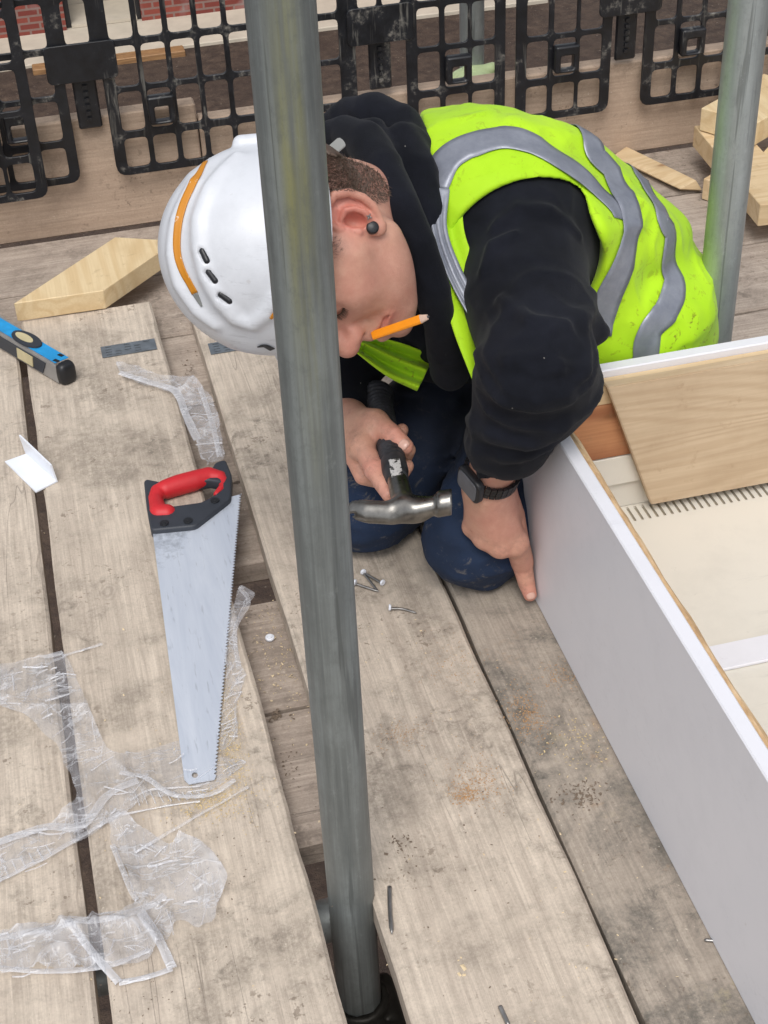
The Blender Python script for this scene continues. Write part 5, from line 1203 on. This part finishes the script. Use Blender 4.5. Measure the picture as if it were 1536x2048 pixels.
def helmet_f(p):
    q = hel_q(p); s = shell1(p)
    base = 0.036-0.10*np.clip(-(q[..., 0]+0.02), 0, 0.2)*0.5
    d = smax(s, base-q[..., 1], 0.004)
    brim = np.maximum(ell(q, (0.027, 0.040, 0), (0.122, 0.03, 0.109)), np.abs(q[..., 1]-0.041-0.10*np.clip(-q[..., 0], 0, .2)*0.0)-0.0035)
    d = smin(d, brim, 0.010)
    pk = np.maximum(ell(q, (0.068, 0.046, 0), (0.100, 0.03, 0.086)), np.abs(q[..., 1]-0.046+0.16*(q[..., 0]-0.1))-0.0022); d = smin(d, pk, 0.012)
    d = smax(d, -ell(q, (0.0225, 0.03, 0), (0.105, 0.123, 0.101)), 0.003)
    d = smin(d, rc(p, KB-camx*0.006, KB+camx*0.016-camy*0.002, 0.0095), 0.004)
    for v, t, g in VT:
        d = smax(d, -rc(p, v-t*0.0052, v+t*0.0052, 0.0036), 0.0015)
    return d
hm = link('safety_helmet', sdf_mesh('helmet', helmet_f, HO-0.24, HO+0.24, 0.003), HELM, person)
strip('orange_stripe', [(412, 324), (388, 362), (368, 408), (357, 455), (356, 505), (366, 540), (380, 566), (391, 586)], [.006, .0085, .009, .009, .009, .0085], shell1, 0.0007, 50, 1.2, 1.9, ORANGE, hm)
strip('grey_stripe', [(391, 586), (398, 600), (404, 612)], [.007, .005, .002], shell1, 0.0007, 16, 1.2, 1.9, GREYP, hm)
for v, t, g in VT:
    link('vent', sdf_mesh('vent', lambda p: rc(p, v-t*0.0054-g*0.0036, v+t*0.0054-g*0.0036, 0.0037), v-0.016, v+0.016, 0.0012), BLACKP, hm)
strip('sticker', [(515, 692), (530, 690), (545, 697)], [.001, .006, .007], shell1, 0.0010, 16, 1.2, 1.9, BLACKP, hm)
strip('sticker', [(540, 636), (548, 628), (556, 620)], [.003, .007, .009], shell1, 0.0009, 12, 1.2, 1.9, ORANGE, hm)
a, b = P(630, 330, 1.66), P(684, 283, 1.665); dv = (b-a)/np.linalg.norm(b-a); wv_ = np.cross(dv, camz); wv_ /= np.linalg.norm(wv_)
bm = bmesh.new(); prism_bm(bm, [a-wv_*0.0062, b-wv_*0.0062, b+dv*0.002-wv_*0.002, b+dv*0.002+wv_*0.003, b+wv_*0.0062, a+wv_*0.0062], camz*0.003, 0.0008); link('headband_strap', me_bm('strap', bm), GREYP, hm)

# ---------------- watch
dW = dep(WL)
tl, tr, bl = P(921, 937, dW-0.036), P(959, 981, dW-0.056), P(909, 962, dW-0.008)
e1 = tr-tl; L1 = np.linalg.norm(e1); e1 /= L1; e2 = bl-tl; e2 -= e1*(e2@e1); L2 = np.linalg.norm(e2); e2 /= L2; nn = np.cross(e1, e2)
if nn@camz > 0: nn = -nn
ctr = (tl+tr+bl+(tr+bl-tl))/4; L1 = min(max(L1, 0.034), 0.042); L2 = min(max(L2, 0.030), 0.038)
Mw = Matrix([[e1[i], e2[i], nn[i], ctr[i]] for i in range(3)]+[[0, 0, 0, 1]])
def rr(w, h, r): return round_poly([(-w/2, -h/2), (w/2, -h/2), (w/2, h/2), (-w/2, h/2)], r, 6)
wt = link('watch', flat_mesh('case', [rr(L1+.004, L2+.004, .010)], [], 0.0052, 0.0026, Mw @ Matrix.Translation((0, 0, -0.0055))), BLACKP, person)
link('watch_glass', flat_mesh('glass', [rr(L1-.003, L2-.003, .008)], [], 0.0006, 0.0004, Mw @ Matrix.Translation((0, 0, 0.0))), GLASSB, wt)
ax_ = EL-WL; ax_ /= np.linalg.norm(ax_); u0 = (ctr-WL); u0 -= ax_*(u0@ax_); u0 /= np.linalg.norm(u0); v0 = np.cross(ax_, u0)
axo = float((ctr-WL)@ax_)+0.003; bm = bmesh.new(); nlk = 30
for k in range(nlk):
    a0 = 2*math.pi*k/nlk; a1 = 2*math.pi*(k+0.86)/nlk
    for c0, c1 in ((-0.0085, -0.003), (-0.0025, 0.0025), (0.003, 0.0085)):
        q8 = []
        for aa in (a0, a1):
            for cc in (c0, c1):
                for rr_ in (0.0305, 0.0345):
                    q8.append(WL+np.array(ax_)*(cc+axo)+(u0*math.cos(aa)+v0*math.sin(aa))*rr_)
        vs = [bm.verts.new(Vector(x)) for x in q8]
        for f in ((0, 1, 3, 2), (4, 6, 7, 5), (0, 4, 5, 1), (2, 3, 7, 6), (1, 5, 7, 3), (0, 2, 6, 4)): bm.faces.new([vs[i] for i in f])
link('watch_strap', me_bm('strap', bm), BLACKP, wt)

# ------------------------------------------------------------------ pencil in the mouth and hammer in the fist: things of their own
m0 = H(0.094, -0.060, 0.014); d0_ = dep(m0); m0 = H(0.100, -0.052, 0.012); d0_ = dep(m0); p0 = P(752, 669, d0_-0.003); p1 = P(842, 638, d0_-0.036); p2 = P(855, 634, d0_-0.040)
pen = empty('pencil', p0, 'flat orange carpenter pencil held between the lips', 'pencil')
dv = (p1-p0)/np.linalg.norm(p1-p0); wv_ = np.cross(dv, camz); wv_ /= np.linalg.norm(wv_); tv = np.cross(wv_, dv)
def octa(c, s=1.0): return [c+wv_*a*s+tv*b*s for a, b in ((-.0047, -.0016), (-.003, -.0028), (.003, -.0028), (.0047, -.0016), (.0047, .0016), (.003, .0028), (-.003, .0028), (-.0047, .0016))]
def loft(bm, rings):
    R_ = [[bm.verts.new(Vector(x)) for x in r] for r in rings]
    for i in range(len(R_)-1):
        for j in range(8): bm.faces.new((R_[i][j], R_[i][(j+1) % 8], R_[i+1][(j+1) % 8], R_[i+1][j]))
    bm.faces.new(R_[0][::-1]); bm.faces.new(R_[-1])
bm = bmesh.new(); loft(bm, [octa(p0-dv*0.004), octa(p1)]); link('shaft', me_bm('shaft', bm), PENC, pen)
bm = bmesh.new(); loft(bm, [octa(p1, 0.98), octa(p2, 0.6)]); link('sharpened_end', me_bm('end', bm), PENW, pen)
bm = bmesh.new(); loft(bm, [octa(p2, 0.33), octa(p2+dv*0.0022, 0.16)]); link('lead', me_bm('lead', bm), LEAD, pen)

ham = empty('claw_hammer', HB, 'worn steel claw hammer with black grip in the right hand', 'hammer')
hd_ = (HB-HA)/np.linalg.norm(HB-HA)
gr_ = sdf_mesh('handle', lambda p: smax(smin(chain(p, [HA, HA+hd_*0.03, HA+hd_*0.10, HA+hd_*0.18, HB-hd_*0.045], [.0195, .0165, .0145, .0155, .0125]), sph(p, HA, 0.0195), 0.006)-0.0008*np.sin(((p-HA)@hd_)*900)*(((p-HA)@hd_) < 0.16), ((p-HB)@hd_)+0.045, 0.003), np.minimum(HA, HB)-0.05, np.maximum(HA, HB)+0.05, 0.0024)
hh = link('handle', gr_, plain('hammer_grip', srgb(46, 46, 50), 0.55, 0.7, 55, 0.3), ham)
fl_ = lambda p: p+((p-HB)@camz)[..., None]*camz*0.75
def hm_head(p):
    pf = fl_(p); T_ = lambda v: fl_(np.asarray(v)[None])[0]
    cl = [T_(P(x, y, z)) for x, y, z in ((835, 1020, 1.715), (785, 1026, 1.715), (740, 1024, 1.722), (700, 1016, 1.735), (665, 1000, 1.752), (640, 980, 1.772))]
    d = chain(pf, cl, [.0125, .0132, .0130, .0125, .0115, .010])
    d = smax(d, np.abs((p-P(800, 1020, 1.713))@camz-((p-P(800, 1020, 1.713))@camx)*-0.12)-0.0085, 0.0022)
    nk = rc(p, P(830, 1019, 1.713), P(880, 1008, 1.710), 0.0125, 0.0105)
    fc = np.maximum(rc(p, P(868, 1010, 1.710), P(925, 1000, 1.708), 0.0148), (p-P(903, 1003, 1.708))@camx)
    fc = smax(fc, -((p-P(872, 1009, 1.71))@camx), 0.004)
    d = smin(d, nk, 0.012); d = smin(d, fc, 0.004)
    d = smin(d, rc(p, HB-hd_*0.055, HB+hd_*0.004, 0.0118, 0.013), 0.012)
    ch_ = np.abs((p-P(700, 1030, 1.72))@(camy*0.95+camx*0.2))-0.0012; return smax(d, -np.maximum(ch_, (p-P(712, 1030, 1.72))@camx), 0.002)
hb_ = np.array([P(640, 980, 1.77), P(925, 1000, 1.7), HB, HB-hd_*0.06]); 
link('head', sdf_mesh('head', hm_head, hb_.min(0)-0.03, hb_.max(0)+0.03, 0.0022), plain('hammer_steel', srgb(128, 126, 122), 0.3, 0.35, 50, 0.25, 0.95), ham)
def hdl(p): return chain(p, [HA, HA+hd_*0.03, HA+hd_*0.10, HA+hd_*0.18, HB-hd_*0.045], [.0195, .0165, .0145, .0155, .0125])
def stick():
    t = NT('worn_label', 0.4); v = t.coord(); a = t.noise(v, 85, 4, 0.75, 1.5); t.col(t.ramp(a, [(0.46, srgb(24, 22, 24)), (0.5, srgb(190, 188, 186))])); return t.m
pts_ = march([788, 792, 797, 801], [918, 940, 960, 974], hdl, 1.6, 2.0)
o = link('label', ribbon('label', hdl, pts_, [.013, .014, .014, .012], 0.0012, 20), stick(), hh, True)
